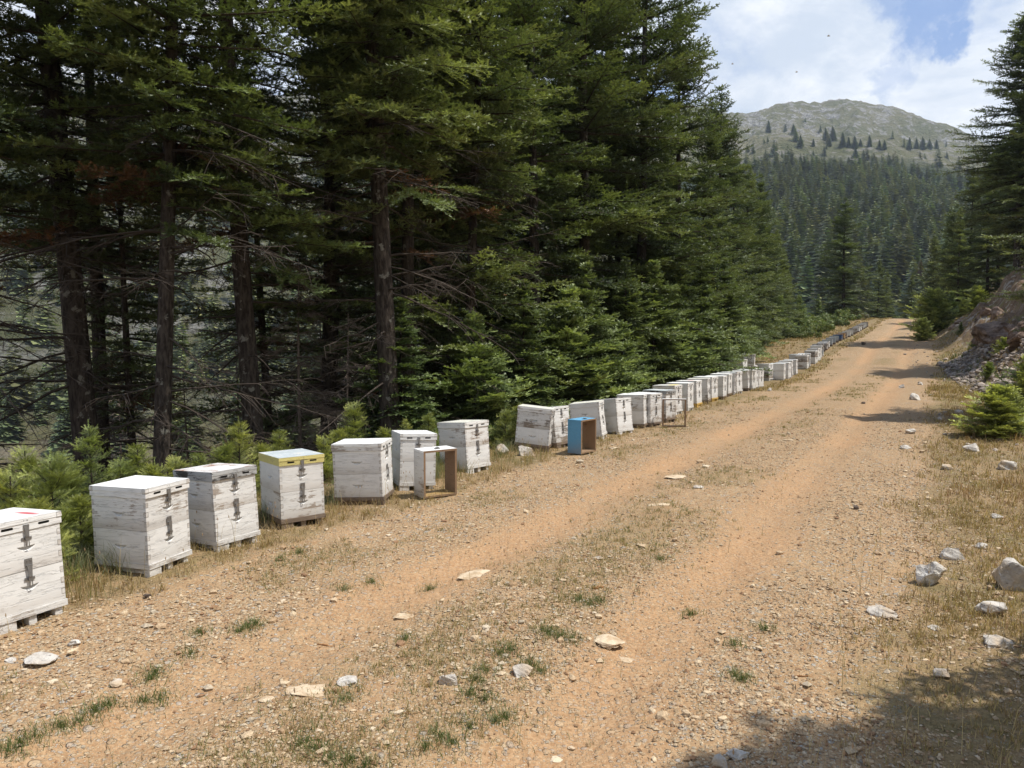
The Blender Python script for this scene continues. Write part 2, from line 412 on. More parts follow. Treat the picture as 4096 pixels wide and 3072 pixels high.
LS = [.18, .28, .4, .55, .75, 1.0, 1.3, 1.6, 2.0, 2.4, 2.9, 3.4]
def place_spray(L, seed, az, pitch, pos, **kw):
    Lq = min(LS, key=lambda q: abs(q-L)); a, axp = spray(Lq, seed, **kw); k = L/Lq
    ca, sa, cp, sp = math.cos(az), math.sin(az), math.cos(pitch), math.sin(pitch)
    Rm = np.array([[ca*cp, -sa, -ca*sp], [sa*cp, ca, -sa*sp], [sp, 0, cp]])
    n = len(a)
    return (a[:, :3]*k) @ Rm.T+pos, a[:, 3:6] @ Rm.T, np.tile(Rm[:, 2], (n, 1)), a[:, 6], (axp*k) @ Rm.T+pos, a[:, 0]/Lq
def needles(Pb, D, N, Ln, n, nl, rng, tint, thick=1.0, up=.35):
    """each shoot becomes n needle-tuft triangles either side of its stem"""
    D = D/np.linalg.norm(D, axis=1)[:, None]; N = N+rng.normal(0, .22, N.shape)
    Sd = np.cross(N, D); Sd /= np.linalg.norm(Sd, axis=1)[:, None]+1e-9; Nn = np.cross(D, Sd)
    M_ = len(Pb); j = np.arange(n); side = np.where(j % 2 == 0, 1., -1.)
    t = ((j//2)+.5)/(n/2)*1.0
    p = Pb[:, None]+D[:, None]*(Ln[:, None]*t[None])[..., None]
    w = (Ln/(n/2)*.62*thick)[:, None, None]
    tip = p+(Sd[:, None]*side[None, :, None]+Nn[:, None]*(up+rng.uniform(-.35, .35, (M_, n, 1)))+D[:, None]*rng.uniform(.35, .8, (M_, n, 1)))*(nl*rng.uniform(.8, 1.15, (M_, n, 1)))
    V = np.stack([p-D[:, None]*w, p+D[:, None]*w, tip], 2).reshape(-1, 3)
    Fc = np.arange(len(V)).reshape(-1, 3)
    C = np.repeat(tint, n*3, 0)*np.repeat(rng.uniform(.85, 1.15, (M_*n, 1)), 3, 0)
    return V, Fc, np.clip(C, 0, 1)
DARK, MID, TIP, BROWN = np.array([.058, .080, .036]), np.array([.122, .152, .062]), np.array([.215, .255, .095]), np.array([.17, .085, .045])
def trunk_path(H, seed, lean=.012, n=14):
    rg = random.Random(seed); t = np.linspace(0, 1, n)
    a, b = rg.uniform(-lean, lean), rg.uniform(-lean, lean); w = rg.uniform(0, 6)
    return np.stack([a*H*t+.004*H*np.sin(5*t+w), b*H*t+.004*H*np.cos(4*t+w), H*t-.4*(1-t)], -1)
def dead_branch(L, az, pitch, pos, rg, VV, FF, twigs=12, r0=.018):
    d = np.array([math.cos(az)*math.cos(pitch), math.sin(az)*math.cos(pitch), math.sin(pitch)])
    sidev = np.array([-math.sin(az), math.cos(az), 0]); P0 = []
    bend, sb = rg.uniform(-.25, .12), rg.uniform(-.15, .15)
    for t in np.linspace(0, 1, 7): P0.append(pos+d*L*t+np.array([0, 0, 1])*bend*L*t*t+sidev*sb*L*t*t+np.array([rg.gauss(0, .012) for _ in range(3)]))
    P0 = np.array(P0); tube(P0, np.linspace(r0, .004, 7), 4, VV, FF)
    for k in range(twigs):
        t = rg.uniform(.25, 1); i = min(5, int(t*6)); b = P0[i]+(P0[i+1]-P0[i])*(t*6-i if t < 1 else 1)
        l = rg.uniform(.15, .6)*(1.15-t*.6)*min(1.5, L); sg = rg.choice((-1, 1))
        dd = d*rg.uniform(.3, .9)+sidev*sg*rg.uniform(.5, 1)+np.array([0, 0, rg.uniform(-.5, .25)]); dd /= np.linalg.norm(dd)
        q = [b, b+dd*l*.5+np.array([0, 0, -.05*l]), b+dd*l+np.array([0, 0, -.2*l])]
        tube(q, [.0055, .004, .002], 3, VV, FF)
        for m_ in range(rg.randint(1, 3)):
            e = rg.uniform(.3, .95); bb = q[0]+(q[2]-q[0])*e; d2 = dd*.6+np.array([rg.gauss(0, .6), rg.gauss(0, .6), rg.uniform(-.6, .2)]); d2 /= np.linalg.norm(d2)
            tube([bb, bb+d2*l*.45], [.003, .0015], 3, VV, FF)
def make_fir(name, H, cb, Rmax, seed, whorl=.36, per=6, r0=None, dead=0, brown=.0, nn=6, nl=.030, thick=1.0, fine=None, twist=0.0, tipk=1.0, power=.85, deadL=(.8, 2.2), low_droop=-.12, bright=1.0, dens=1.0, hue=(1, 1, 1)):
    rng = np.random.default_rng(seed); rg = random.Random(seed)
    fine = fine or {}
    tp = trunk_path(H, seed); r0 = r0 or H*.0115
    tz = np.linspace(0, 1, len(tp)); tr_ = r0*(1-tz)**.9+.006
    tr_[0] *= 1.25
    def at(z): f = np.clip(z/H, 0, 1); return np.array([np.interp(f, tz, tp[:, k]) for k in range(3)]), np.interp(f, tz, tr_)
    TV, TF = [], []; tube(tp, tr_, 12 if r0 > .04 else 6, TV, TF)
    BV, BF = [], []; Pb, D, N, Ln, C = [], [], [], [], []
    z = cb
    asym = [rg.uniform(.75, 1.2) for _ in range(7)]
    while z < H-.05:
        f = (z-cb)/(H-cb)
        prof = (1-f)**power*min(1, .55+f*3.0)
        for k in range(per):
            if rg.random() > dens: continue
            az = rg.uniform(0, 2*math.pi)
            L = max(.12, Rmax*prof*asym[int(az/6.2832*7) % 7]*rg.uniform(.5, 1.2))
            pitch = low_droop+f**1.3*.75+rg.uniform(-.14, .14)
            zz_ = z+rg.uniform(-.5, .5)*min(whorl, .42)
            p, tr2 = at(min(max(zz_, .02), H-.03))
            a, d_, n_, l_, axp, s_ = place_spray(L, rg.randint(1, 3), az, pitch, p, **fine)
            Pb.append(a); D.append(d_); N.append(n_); Ln.append(l_)
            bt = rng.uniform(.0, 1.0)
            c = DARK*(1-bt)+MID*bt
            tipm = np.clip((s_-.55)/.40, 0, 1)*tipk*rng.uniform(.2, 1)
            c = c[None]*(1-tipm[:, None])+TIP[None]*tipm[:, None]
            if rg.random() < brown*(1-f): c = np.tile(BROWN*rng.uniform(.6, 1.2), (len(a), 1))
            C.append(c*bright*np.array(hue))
            tube(axp, np.linspace(min(.012*L+.004, tr2*.5), .003, 6), 4 if L > .6 else 3, BV, BF)
        z += whorl*(.7+.6*rg.random())*(1.0 if f < .75 else .75)
    # leader shoot
    p, _ = at(H-.02)
    Pb.append(np.array([p, p-[0, 0, .1]])); D.append(np.array([[0, 0, 1.], [.2, 0, 1.]])); N.append(np.array([[1., 0, 0], [0, 1., 0]])); Ln.append(np.array([.14, .14])); C.append(np.array([TIP, TIP])*bright)
    for k in range(dead):
        zz_ = rg.uniform(.5, cb+1.5); p, tr2 = at(zz_)
        dead_branch(rg.uniform(*deadL), rg.uniform(0, 6.283), rg.uniform(-.35, .2), p, rg, BV, BF, rg.randint(8, 15), .014+.008*rg.random())
        if rg.random() < brown:
            a, d_, n_, l_, axp, s_ = place_spray(rg.choice((.75, 1.0, 1.3)), 1, rg.uniform(0, 6.28), -.2, p)
            Pb.append(a); D.append(d_); N.append(n_); Ln.append(l_); C.append(np.tile(BROWN*rng.uniform(.5, 1.3), (len(a), 1)))
    Pb, D, N, Ln, C = map(np.concatenate, (Pb, D, N, Ln, C))
    C = C*rng.uniform(.7, 1.3, (len(C), 1))
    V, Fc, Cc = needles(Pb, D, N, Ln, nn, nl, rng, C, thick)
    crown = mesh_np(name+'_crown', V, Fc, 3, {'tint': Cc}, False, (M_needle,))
    trunk = mesh_np(name+'_trunk', np.concatenate(TV), np.concatenate(TF), 4, None, True, (M_bark,))
    br = mesh_np(name+'_branches', np.concatenate(BV), np.concatenate(BF), 4, None, False, (M_dead,))
    return dict(trunk=trunk, branches=br, crown=crown, H=H)
def place_fir(V, x, y, label, scale=1.0, rot=None, group=None, name='fir_tree', cat='fir tree', lean=(0, 0), sink=0.0, z=None):
    rg = random.Random(int(x*131+y*977))
    root = bpy.data.objects.new(name, None); COL.objects.link(root); root.empty_display_size = .3
    root.location = (x, y, (T1(x, y) if z is None else z)-sink); root.rotation_euler = (Matrix.Rotation(lean[1], 3, 'Y') @ Matrix.Rotation(lean[0], 3, 'X') @ Matrix.Rotation(rg.uniform(0, 6.28) if rot is None else rot, 3, 'Z')).to_euler()
    root.scale = (scale,)*3 if not hasattr(scale, '__len__') else scale
    tag(root, label, cat, group)
    for k in ('trunk', 'branches', 'crown'):
        if V.get(k): obj(k, V[k], root)
    return root
def add_boughs(root, base, seed, specs, bright=1.0):
    """single sunlit boughs of a fir, each a part of that tree; specs = (height, azimuth, length, pitch)"""
    rng = np.random.default_rng(seed); inv = root.matrix_basis.inverted(); sc = root.scale[0]
    for (z, az, L, pitch) in specs:
        a, d_, n_, l_, axp, s_ = place_spray(L, int(rng.integers(1, 4)), az, pitch, np.array([base[0], base[1], z]), tw=.095, ss=.085, sl_=(.08, .12))
        C = (MID[None]*(1-s_[:, None])+TIP[None]*s_[:, None])*bright*rng.uniform(.7, 1.25, (len(a), 1))
        V, Fc, Cc = needles(a, d_, n_, l_, 12, .024, rng, C, .7)
        Mi = np.array(inv); V = V @ Mi[:3, :3].T+Mi[:3, 3]
        o = obj('bough', mesh_np('bough', V, Fc, 3, {'tint': Cc}, False, (M_needle,)), root)
        VV, FF = [], []; tube(axp @ Mi[:3, :3].T+Mi[:3, 3], np.linspace(.016, .003, 6), 4, VV, FF); obj('bough_limb', mesh_np('bough_limb', VV[0], FF[0], 4, None, False, (M_dead,)), o)

# ------------------------------------------------------------------ the firs
TALL = [make_fir('tall_a', 18, 5.4, 2.8, 11, dead=50, brown=.03, r0=.17, per=6, dens=.7, nn=8, thick=.85),
        make_fir('tall_b', 16, 5.0, 2.5, 12, dead=56, brown=.05, r0=.125, per=6, dens=.65, nn=8, thick=.85),
        make_fir('tall_c', 19, 6.0, 2.9, 13, dead=48, brown=.03, r0=.15, per=6, dens=.7, nn=8, thick=.85)]
FULL = [make_fir('full_a', 18, .6, 3.9, 21, whorl=.70, per=8, power=.62, r0=.2, tipk=.9),
        make_fir('full_b', 15, .5, 3.5, 22, whorl=.62, per=8, power=.65, r0=.18, tipk=.9),
        make_fir('full_c', 12, .4, 3.1, 23, whorl=.54, per=8, power=.72, r0=.15, tipk=.9)]
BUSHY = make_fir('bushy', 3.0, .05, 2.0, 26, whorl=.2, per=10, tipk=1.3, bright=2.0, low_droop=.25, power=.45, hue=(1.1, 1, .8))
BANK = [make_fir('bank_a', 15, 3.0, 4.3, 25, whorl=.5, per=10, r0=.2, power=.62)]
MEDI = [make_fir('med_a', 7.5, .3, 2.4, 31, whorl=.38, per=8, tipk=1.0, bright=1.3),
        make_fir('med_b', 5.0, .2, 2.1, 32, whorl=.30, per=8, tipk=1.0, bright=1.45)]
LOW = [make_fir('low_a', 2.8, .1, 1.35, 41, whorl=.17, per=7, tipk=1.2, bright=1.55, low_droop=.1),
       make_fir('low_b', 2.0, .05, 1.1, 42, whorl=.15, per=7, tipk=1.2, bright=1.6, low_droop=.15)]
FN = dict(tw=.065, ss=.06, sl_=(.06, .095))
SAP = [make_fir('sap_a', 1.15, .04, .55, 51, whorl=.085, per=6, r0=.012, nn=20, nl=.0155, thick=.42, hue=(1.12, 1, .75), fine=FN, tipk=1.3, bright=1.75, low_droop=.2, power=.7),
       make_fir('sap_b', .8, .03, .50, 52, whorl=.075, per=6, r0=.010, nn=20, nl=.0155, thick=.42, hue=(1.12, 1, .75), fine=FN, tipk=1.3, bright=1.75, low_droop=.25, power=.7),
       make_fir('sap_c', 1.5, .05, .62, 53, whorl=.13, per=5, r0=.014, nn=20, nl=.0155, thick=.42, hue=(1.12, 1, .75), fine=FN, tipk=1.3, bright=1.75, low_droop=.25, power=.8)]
for k, s in (('t', TALL), ('f', FULL), ('m', MEDI), ('l', LOW), ('s', SAP)): print(k, [len(q['crown'].polygons) for q in s])
# bare dead fir
def make_bare(seed, H, n, brown=0):
    rg = random.Random(seed); TV, TF, BV, BF = [], [], [], []
    tp = trunk_path(H, seed, .03); rr = np.linspace(H*.011, .008, len(tp)); tube(tp, rr, 7, TV, TF)
    for k in range(n):
        f = rg.uniform(.08, .98); p = np.array([np.interp(f, np.linspace(0, 1, len(tp)), tp[:, j]) for j in range(3)])
        dead_branch((1-f)*H*.26+.35, rg.uniform(0, 6.283), rg.uniform(-.4, .15), p, rg, BV, BF, rg.randint(10, 18), .010)
    return dict(trunk=mesh_np('bare_trunk', np.concatenate(TV), np.concatenate(TF), 4, None, True, (M_pale,)),
                branches=mesh_np('bare_branches', np.concatenate(BV), np.concatenate(BF), 4, None, False, (M_pale,)), H=H)
M_pale, g, o_ = mat('weathered_dead_wood')
c = g.mix(g.noise(g.n('ShaderNodeTexCoord').outputs['Object'], 4, 3), (.16, .125, .10), (.34, .28, .235))
principled(g, o_, c, .95, .1)
BARE = [make_bare(61, 6.5, 110), make_bare(62, 5, 90)]

W = place_fir
# near trunks on the left, one by one: (pixel x of the trunk at its foot, distance of the row v, variant, scale, lean y, label)
near = [
 (84, 0, 11.0, 0, 1.15, -.045, 'thickest fir trunk near the left edge with long bare black limbs'),
 (92, 0, 13.2, 2, .95, .02, 'dark fir standing close behind the thickest trunk'),
 (133, 0, 12.0, 1, .62, -.01, 'slim fir between the thickest trunk and the grey lichened trunk'),
 (157, 0, 9.6, 1, .92, .035, 'slender fir with straight grey lichened trunk behind the saplings'),
 (254, 0, 11.2, 0, .92, -.03, 'dark fir with bright green sprays hanging over its upper trunk'),
 (276, 0, 13.6, 1, .70, -.05, 'thin crooked pale-barked fir beside a grey dead bush'),
 (396, 0, 11.8, 0, .98, -.05, 'tall dark fir rising behind the hive with the side handle'),
 (412, 0, 13.5, 2, .9, .0, 'black-trunked fir half hidden behind the taller dark fir'),
 (470, 0, 14.5, 1, .9, .02, 'fir with a thin trunk behind the last hive before the gap'),
 (-40, 0, 9.5, 2, .95, .0, 'fir whose long bare branches reach in from the left edge'),
 (330, 0, 16, 1, .9, .02, 'fir standing back in the gap with dead brown sprays'),
]
for px, _, d, vi, sc, ln, lab in near:
    x = (px-512)/F*d; rt = W(TALL[vi], x, d, lab, sc, group='tall firs behind the hives', lean=(0, ln)); rgb = random.Random(px)
    if px == 254: add_boughs(rt, (x, d), 1, [(3.0+.22*i+rgb.uniform(-.1, .1), R(rgb.choice((-35, -75, -15, -120, 10))+rgb.uniform(-15, 15)), rgb.uniform(1.2, 2.1), rgb.uniform(-.35, -.02)) for i in range(10)], 1.25)
    if px == 396: add_boughs(rt, (x, d), 2, [(3.9+.24*i+rgb.uniform(-.1, .1), R(rgb.choice((-150, -110, -170, -80, -40))+rgb.uniform(-15, 15)), rgb.uniform(1.2, 2.1), rgb.uniform(-.35, -.02)) for i in range(12)], 1.15)
    if px == 157: add_boughs(rt, (x, d), 3, [(4.6+.3*i, R(rgb.uniform(-90, 10)), rgb.uniform(1., 1.8), rgb.uniform(-.3, .0)) for i in range(6)], 1.1)
# full firs along the left roadside, (u, v, variant list, scale)
row = [
 (10.5, -10.2, 1, .95), (12.5, -8.8, 2, .85), (14.6, -10.6, 0, 1.0), (16.2, -8.6, 1, .95), (18.2, -10.4, 2, 1.1), (19.5, -8.8, 0, 1.0),
 (22.0, -10.2, 1, 1.1), (23.4, -8.7, 0, 1.02), (26.0, -10.4, 0, 1.05), (27.6, -8.8, 1, 1.0), (30.5, -10.3, 2, 1.0), (31.5, -8.9, 2, .82),
 (34.5, -9.3, 1, .88), (37.5, -9.8, 1, .95), (40.5, -10.2, 2, 1.0), (43.5, -10.6, 1, .80), (47, -10.4, 2, .95), (51, -10.6, 2, .95), (55, -10.8, 1, .68),
 (60, -11, 2, .72), (64, -11.4, 2, .62), (70, -12.5, 1, .45), (76, -13, 2, .5), (81.6, -8.6, 2, (1.3, 1.3, 1.0)), (92, -10, 2, .7), (97, -6.5, 2, .62), (99, -3.0, 2, .5),
(17.5, -13.6, 0, 1.15), (21, -13.8, 0, 1.2), (24.5, -13.5, 0, 1.2), (28.5, -13.8, 0, 1.2), (33, -13.5, 1, 1.15), (38, -14, 1, 1.0), (44, -15, 1, .95), (50, -15.5, 1, .9), (57, -16, 1, .85), (65, -16.5, 1, .8), (74, -17, 2, .9), (103, -.5, 2, .55), (106, -6, 2, .7), (101, 2, 2, .6)]
ORD = ['first', 'second', 'third', 'fourth', 'fifth', 'sixth', 'seventh', 'eighth', 'ninth', 'tenth', 'eleventh', 'twelfth', 'thirteenth', 'fourteenth', 'fifteenth', 'sixteenth', 'seventeenth', 'eighteenth', 'nineteenth', 'twentieth']
for i, (u, v, vi, sc) in enumerate(row):
    x, y = xy(u, v)
    if i < 6: lab = f'dense dark fir behind the gap in the hives, {ORD[i]} one after the bare trunks'
    elif i < 14: lab = f'tall leafy fir behind the tightly packed hives, {ORD[i-6]} one along their row'
    elif i >= 27: lab = f'fir of the second row behind the roadside firs, {ORD[i-27]} one along the road'
    elif i < 22: lab = f'fir beside the grassy strip behind the far hives, {ORD[i-14]} one along the road'
    else: lab = f'fir closing the view at the end of the road, {ORD[i-22]} one in that clump'
    W(FULL[vi], x, y, lab, sc, group='dense firs along the left roadside')
# medium and low bright firs in front of them
med = [
 (9.6, -7.6, 'm', 1, .55), (11.4, -7.4, 'l', 0, .9), (13.2, -7.3, 'm', 1, .62), (15.0, -7.2, 'l', 0, 1.1), (16.3, -7.4, 'm', 1, .75), (17.8, -7.0, 'l', 1, 1.1), (18.8, -7.4, 'm', 0, .55),
 (20.4, -7.1, 'm', 1, .8), (22.0, -7.2, 'l', 0, 1.25), (23.5, -7.3, 'm', 1, .85), (25.2, -7.2, 'm', 0, .6), (27.2, -7.3, 'm', 1, .8), (29.3, -7.4, 'm', 0, .65),
 (31.5, -7.8, 'm', 1, .9), (33.6, -8.2, 'm', 0, .7), (36, -8.8, 'm', 1, .9), (38.5, -9.2, 'm', 0, .6), (41.5, -9.6, 'l', 0, 1.3), (45, -9.8, 'm', 1, .7), (49, -10, 'm', 1, .75), (53, -10, 'm', 1, .6),
 (57, -10.2, 'l', 0, 1.2), (61, -10.4, 'm', 1, .6), (66, -10.3, 'l', 0, 1.1), (72, -9.6, 'm', 1, .55)]
for i, (u, v, t, vi, sc) in enumerate(med):
    x, y = xy(u, v)
    wd_ = 1.35 if u < 32 else 1.0
    W((MEDI if t == 'm' else LOW)[vi], x, y, f'low bright green fir at the road edge, {ORD[i % 20]} one {"behind the hives" if i < 20 else "beyond the far grassy strip"}', (sc*wd_, sc*wd_, sc), name='young_fir', cat='young fir', group='low firs in front of the tall ones')
# firs down the valley slope, seen between the trunks
rgv = random.Random(5)
k = 0
for i in range(78):
    u = rgv.uniform(-22, 85); v = -rgv.uniform(30, 85)
    if k % 6 == 5: pass
    x, y = xy(u, v)
    if y < 6 or abs(x/y) > .9: continue
    V = rgv.choice([FULL[1], FULL[2], FULL[2], FULL[2], MEDI[0]])
    W(V, x, y, 'dark fir on the slope that falls away behind the trunks', rgv.uniform(.5, .85), group='firs down the valley slope'); k += 1
# dead bare firs and bush
for px, d, vi, sc, lab in ((300, 13.0, 0, .72, 'grey leafless dead fir showing pale twigs in the gap between trunks'), (325, 15, 1, .9, 'twiggy dead fir just right of the grey leafless one'),
                           (236, 16, 0, .8, 'leafless dead fir behind the dark trunk with green sprays'), (345, 12.2, 1, .6, 'short dead fir nearest the dark trunks, rusty twigs'), (118, 17, 0, .9, 'pale dead fir seen past the thickest trunk'), (190, 14, 1, .8, 'dead twiggy fir right of the grey lichened trunk')):
    W(BARE[vi], (px-512)/F*d, d, lab, sc, name='dead_fir', cat='dead tree', group='dead firs among the trunks')
# saplings behind the nearest hives: tip pixel and distance
sap = [(88, 428, 6.3, 2), (20, 452, 5.9, 0), (45, 462, 5.6, 1), (4, 478, 5.5, 1), (62, 470, 6.1, 1), (115, 466, 6.6, 1), (135, 446, 6.8, 0), (172, 462, 7.2, 1), (152, 468, 6.6, 1), (196, 455, 7.4, 0),
       (237, 424, 8.0, 0), (222, 448, 7.8, 1), (262, 447, 8.3, 1), (278, 432, 9.0, 0), (353, 405, 9.2, 0), (338, 432, 9.0, 1), (322, 440, 8.7, 1), (405, 420, 9.9, 2), (428, 414, 10.2, 0), (385, 430, 9.8, 1), (505, 412, 11.4, 1), (518, 405, 11.6, 0), (75, 500, 5.6, 1), (30, 505, 5.1, 1)]
for i, (px, py, d, vi) in enumerate(sap):
    x = (px-512)/F*d; zt = CZ+ray(px, py)[2]*d; zb = T1(x, d); h = max(.4, zt-zb)
    lab = ['green fir sapling behind the hive at the left edge, {} from the left', 'bright fir sapling behind the near hives, {} from the left', 'fir sapling by the last near hives, {} from the left'][0 if px < 80 else 1 if px < 300 else 2]
    kk = sum(1 for q in sap[:i] if (q[0] < 80) == (px < 80) and (80 <= q[0] < 300) == (80 <= px < 300))
    W(SAP[vi], x, d, lab.format(ORD[sorted([q[0] for q in sap if (q[0] < 80) == (px < 80) and (80 <= q[0] < 300) == (80 <= px < 300)]).index(px)]), h/SAP[vi]['H'], name='fir_sapling', cat='sapling', group='fir saplings behind the hives')
# right bank firs
def at_d(px, d): return (px-512)/F*d, d
for px, d, V, sc, lab in (
    (1014, 41, BANK[0], .94, 'tallest fir on the right bank, its pointed top near the corner'),
    (1012, 57, BANK[0], .66, 'dark fir on the bank with its trunk foot above the round roadside bush'),
    (1016, 47, BANK[0], .8, 'shaded fir on the bank between the tallest one and its left neighbour'),
    (984, 58, FULL[1], .72, 'dense dark fir on the bank left of the tallest fir'),
    (966, 64, FULL[2], (1.15, 1.15, .95), 'dark fir standing above the round roadside bush'),
    (945, 76, FULL[2], .85, 'fir closing the road end right of the gravel'),
    (928, 90, FULL[1], .62, 'fir beyond the bend behind the bank firs'),
    (1062, 39, BANK[0], .7, 'fir uphill at the right edge above the outcrop'),
    (995, 62, FULL[1], .8, 'fir uphill between the tallest fir and the roadside bush')):
    x, y = at_d(px, d); W(V, x, y, lab, sc, group='firs on the right bank')
for px, d, V, sc, lab in ((933, 48, BUSHY, .92, 'round bright green fir bush where the bank meets the road'), (921, 44.5, BUSHY, .42, 'knee-high fir in front of the round roadside bush'), (949, 49.5, LOW[0], .8, 'small fir on the bank right of the round bush'),
                          (1004, 12.6, BUSHY, (.40, .40, .27), 'bright green fir bush at the right edge beside the verge'), (1034, 13.6, BUSHY, (.45, .45, .42), 'darker fir bush behind the one at the right edge'), (976, 33, LOW[1], .35, 'tiny fir on the grassy bank above the scree'), (960, 38, LOW[1], .3, 'tiny fir on the bank below the outcrop'), (975, 44, BUSHY, .5, 'fir bush on the bank slope under the big firs'), (962, 47, BUSHY, .38, 'small fir bush between the round roadside bush and the bank firs'), (1004, 27, BUSHY, .22, 'tiny fir growing out of the scree'), (990, 24, BUSHY, .16, 'knee-high fir at the near end of the scree')):
    x, y = at_d(px, d); W(V, x, y, lab, sc, name='fir_bush', cat='young fir', group='small firs on the right verge')
# firs above the bank, outside the frame to the right, whose shadows fall across the road
def shade_tree(px, py, V, sc, back=0.0):
    x, y = hit(px, py); H = V['H']*sc
    for it in range(6):
        zt = T1(x, y) if it == 0 else zt
        tx, ty = x+math.sin(SUN_AZ)/math.tan(SUN_EL)*(zt0+H-T1(x, y) if it else H), y+math.cos(SUN_AZ)/math.tan(SUN_EL)*(zt0+H-T1(x, y) if it else H)
        zt0 = T1(tx, ty)
    return tx, ty
for px, py, V, sc in ((884, 374, BANK[0], .86), (868, 420, BANK[0], .58), (889, 319, FULL[2], .7), (894, 324, FULL[2], .75), (898, 330, MEDI[0], 1.1)):
    tx, ty = shade_tree(px, py, V, sc)
    W(V, tx, ty, {884: 'fir up the bank whose pointed shadow reaches the road by the scree', 868: 'fir up the bank shading the verge beside the small right-edge bush', 889: 'fir casting the farthest shadow bar before the road crest', 894: 'fir casting the second shadow bar before the road crest', 898: 'fir casting the third shadow bar before the road crest'}[px], sc, group='firs up the bank beyond the right edge')
for x, y, V, sc, lab in ((4.7, 2.25, MEDI[0], 1.08, 'fir on the near right bank casting the shadow in the bottom corner'), (5.6, .2, FULL[2], .7, 'larger fir beyond the bottom right corner, behind the first one')):
    W(V, x, y, lab, sc, group='firs up the bank beyond the right edge')

# ------------------------------------------------------------------ distant firs
def lowfir_arrays(H, Rm, wh, nb, rng, pw=.62):
    Vs, Cs = [], []
    for i in range(wh):
        f = (i+.3)/wh; z = H*(.06+.94*f); L = Rm*(1-f)**pw*rng.uniform(.75, 1.15, nb); az = rng.uniform(0, 6.283, nb)
        ca, sa = np.cos(az), np.sin(az); w = L*.30+.12
        zt = z+(f*.35-.22)*L; zz_ = z+rng.uniform(-.4, .4, nb)*H/wh
        root = np.stack([0*ca, 0*ca, zz_+.10*L], -1); tip = np.stack([L*ca, L*sa, zt], -1)
        mid = root*.45+tip*.55; pr = np.stack([-sa*w, ca*w, 0*w-.10*L], -1)
        a, b = mid+pr, mid-pr
        Vs.append(np.stack([root, a, tip, root, tip, b], 1).reshape(-1, 3))
        c = (DARK*.5+MID*.7)[None]*rng.uniform(.7, 1.35, (nb, 1)); Cs.append(np.repeat(c, 6, 0))
    V = np.concatenate(Vs); C = np.concatenate(Cs); return V, C
rng = np.random.default_rng(3)
FAR = []
for i in range(4):
    V, C = lowfir_arrays(11, 3.2+.3*i, 24, 15, rng, .55+.1*i); FAR.append(mesh_np('distant_fir', V, np.arange(len(V)).reshape(-1, 3), 3, {'tint': C}, False, (M_needle_far,)))
V, C = lowfir_arrays(12, 2.8, 22, 14, rng); C = np.tile(BROWN*.8, (len(V), 1)); FAR_BROWN = mesh_np('dry_distant_fir', V, np.arange(len(V)).reshape(-1, 3), 3, {'tint': C}, False, (M_needle_far,))
FARSTUFF = [lowfir_arrays(11, 3.1+.2*_, 13, 9, rng, .5+.07*_) for _ in range(6)]
# candidate positions over the far slopes in view
cand = []
N = 46000
az = rng.uniform(-.66, .66, N); az = np.where((az > 0.02) & (az < .27), az*0+rng.uniform(.27, .66, N), az); rr = np.sqrt(rng.uniform(110**2, 1150**2, N)); xs = rr*np.sin(az); ys = rr*np.cos(az)
rbv = np.interp(az, [-.7, 0, .2, .4], [900, 950, 1100, 1270]); t = rr/rbv
dn = np.interp(t, [0, .42, .49, .52, .56, .66, .9, 1.0], [1, 1, .8, .30, .03, .012, .004, 0])
dl_ = np.interp(t, [0, .4, .55, .75, .95, 1.0], [1, .9, .5, .22, .06, 0])
wr = sstep(.12, .30, az); pr = dn*wr+dl_*(1-wr)
clump = sstep(-.12, .15, fbm(xs, ys, .02, 3, 101))
pr = pr*(.3+.7*clump)*(1-.85*sstep(.22, .34, fbm(xs, ys, .009, 3, 131)))
dist_near = np.where((az > .3), rr > 125, rr > 110)
ok = (rng.uniform(0, 1, N) < pr*np.where(az > .2, .62, .42)) & dist_near
# keep the middle band full, thin out what the near trees hide
hid = (az < .26) & (az > -.02); ok &= ~(hid & (rng.uniform(0, 1, N) < .7))
xs, ys, rr, az = xs[ok], ys[ok], rr[ok], az[ok]
zs = terrain(xs, ys)
order = np.argsort(rr); xs, ys, zs, rr, az = xs[order], ys[order], zs[order], rr[order], az[order]
sc = rng.uniform(.45, 1.4, len(xs))*np.interp(rr, [0, 500, 1000], [1, 1, .8])
# individuals: those that show largest, in front of the open right-hand view first
vis = np.where((az > .28) & (az < .64))[0][:150]; rest = [i for i in range(len(xs)) if i not in set(vis.tolist())]
ind = list(vis)+[i for i in rest if az[i] < .2][:40]
for j, i in enumerate(ind):
    o = obj('distant_fir', FAR[j % 4], None, (xs[i], ys[i], zs[i]-.5), (0, 0, float(rng.uniform(0, 6.28))), float(sc[i]*1.05))
    tag(o, 'dark fir in the forest on the far mountainside', 'fir tree', 'firs of the far mountainside forest')
ind = set(int(i) for i in ind); VV, CC = [], []; 
for i in range(len(xs)):
    if i in ind: continue
    V, C = FARSTUFF[i % 6]; a = rng.uniform(0, 6.28); ca, sa = math.cos(a), math.sin(a)
    Vr_ = np.stack([V[:, 0]*ca-V[:, 1]*sa, V[:, 0]*sa+V[:, 1]*ca, V[:, 2]], -1)*sc[i]*np.array([1, 1, rng.uniform(.9, 1.15)])
    VV.append(Vr_+np.array([xs[i], ys[i], zs[i]-.4])); CC.append(C*rng.uniform(.55, 1.4)*np.array([[rng.uniform(.9, 1.25), 1, .9]]))
V = np.concatenate(VV); C = np.concatenate(CC)
o = obj('forest', mesh_np('forest', V, np.arange(len(V)).reshape(-1, 3), 3, {'tint': C}, False, (M_needle_far,)))
tag(o, 'dark fir forest covering the far mountainsides', 'forest', kind='stuff')
print('far trees', len(xs), len(V)//3)
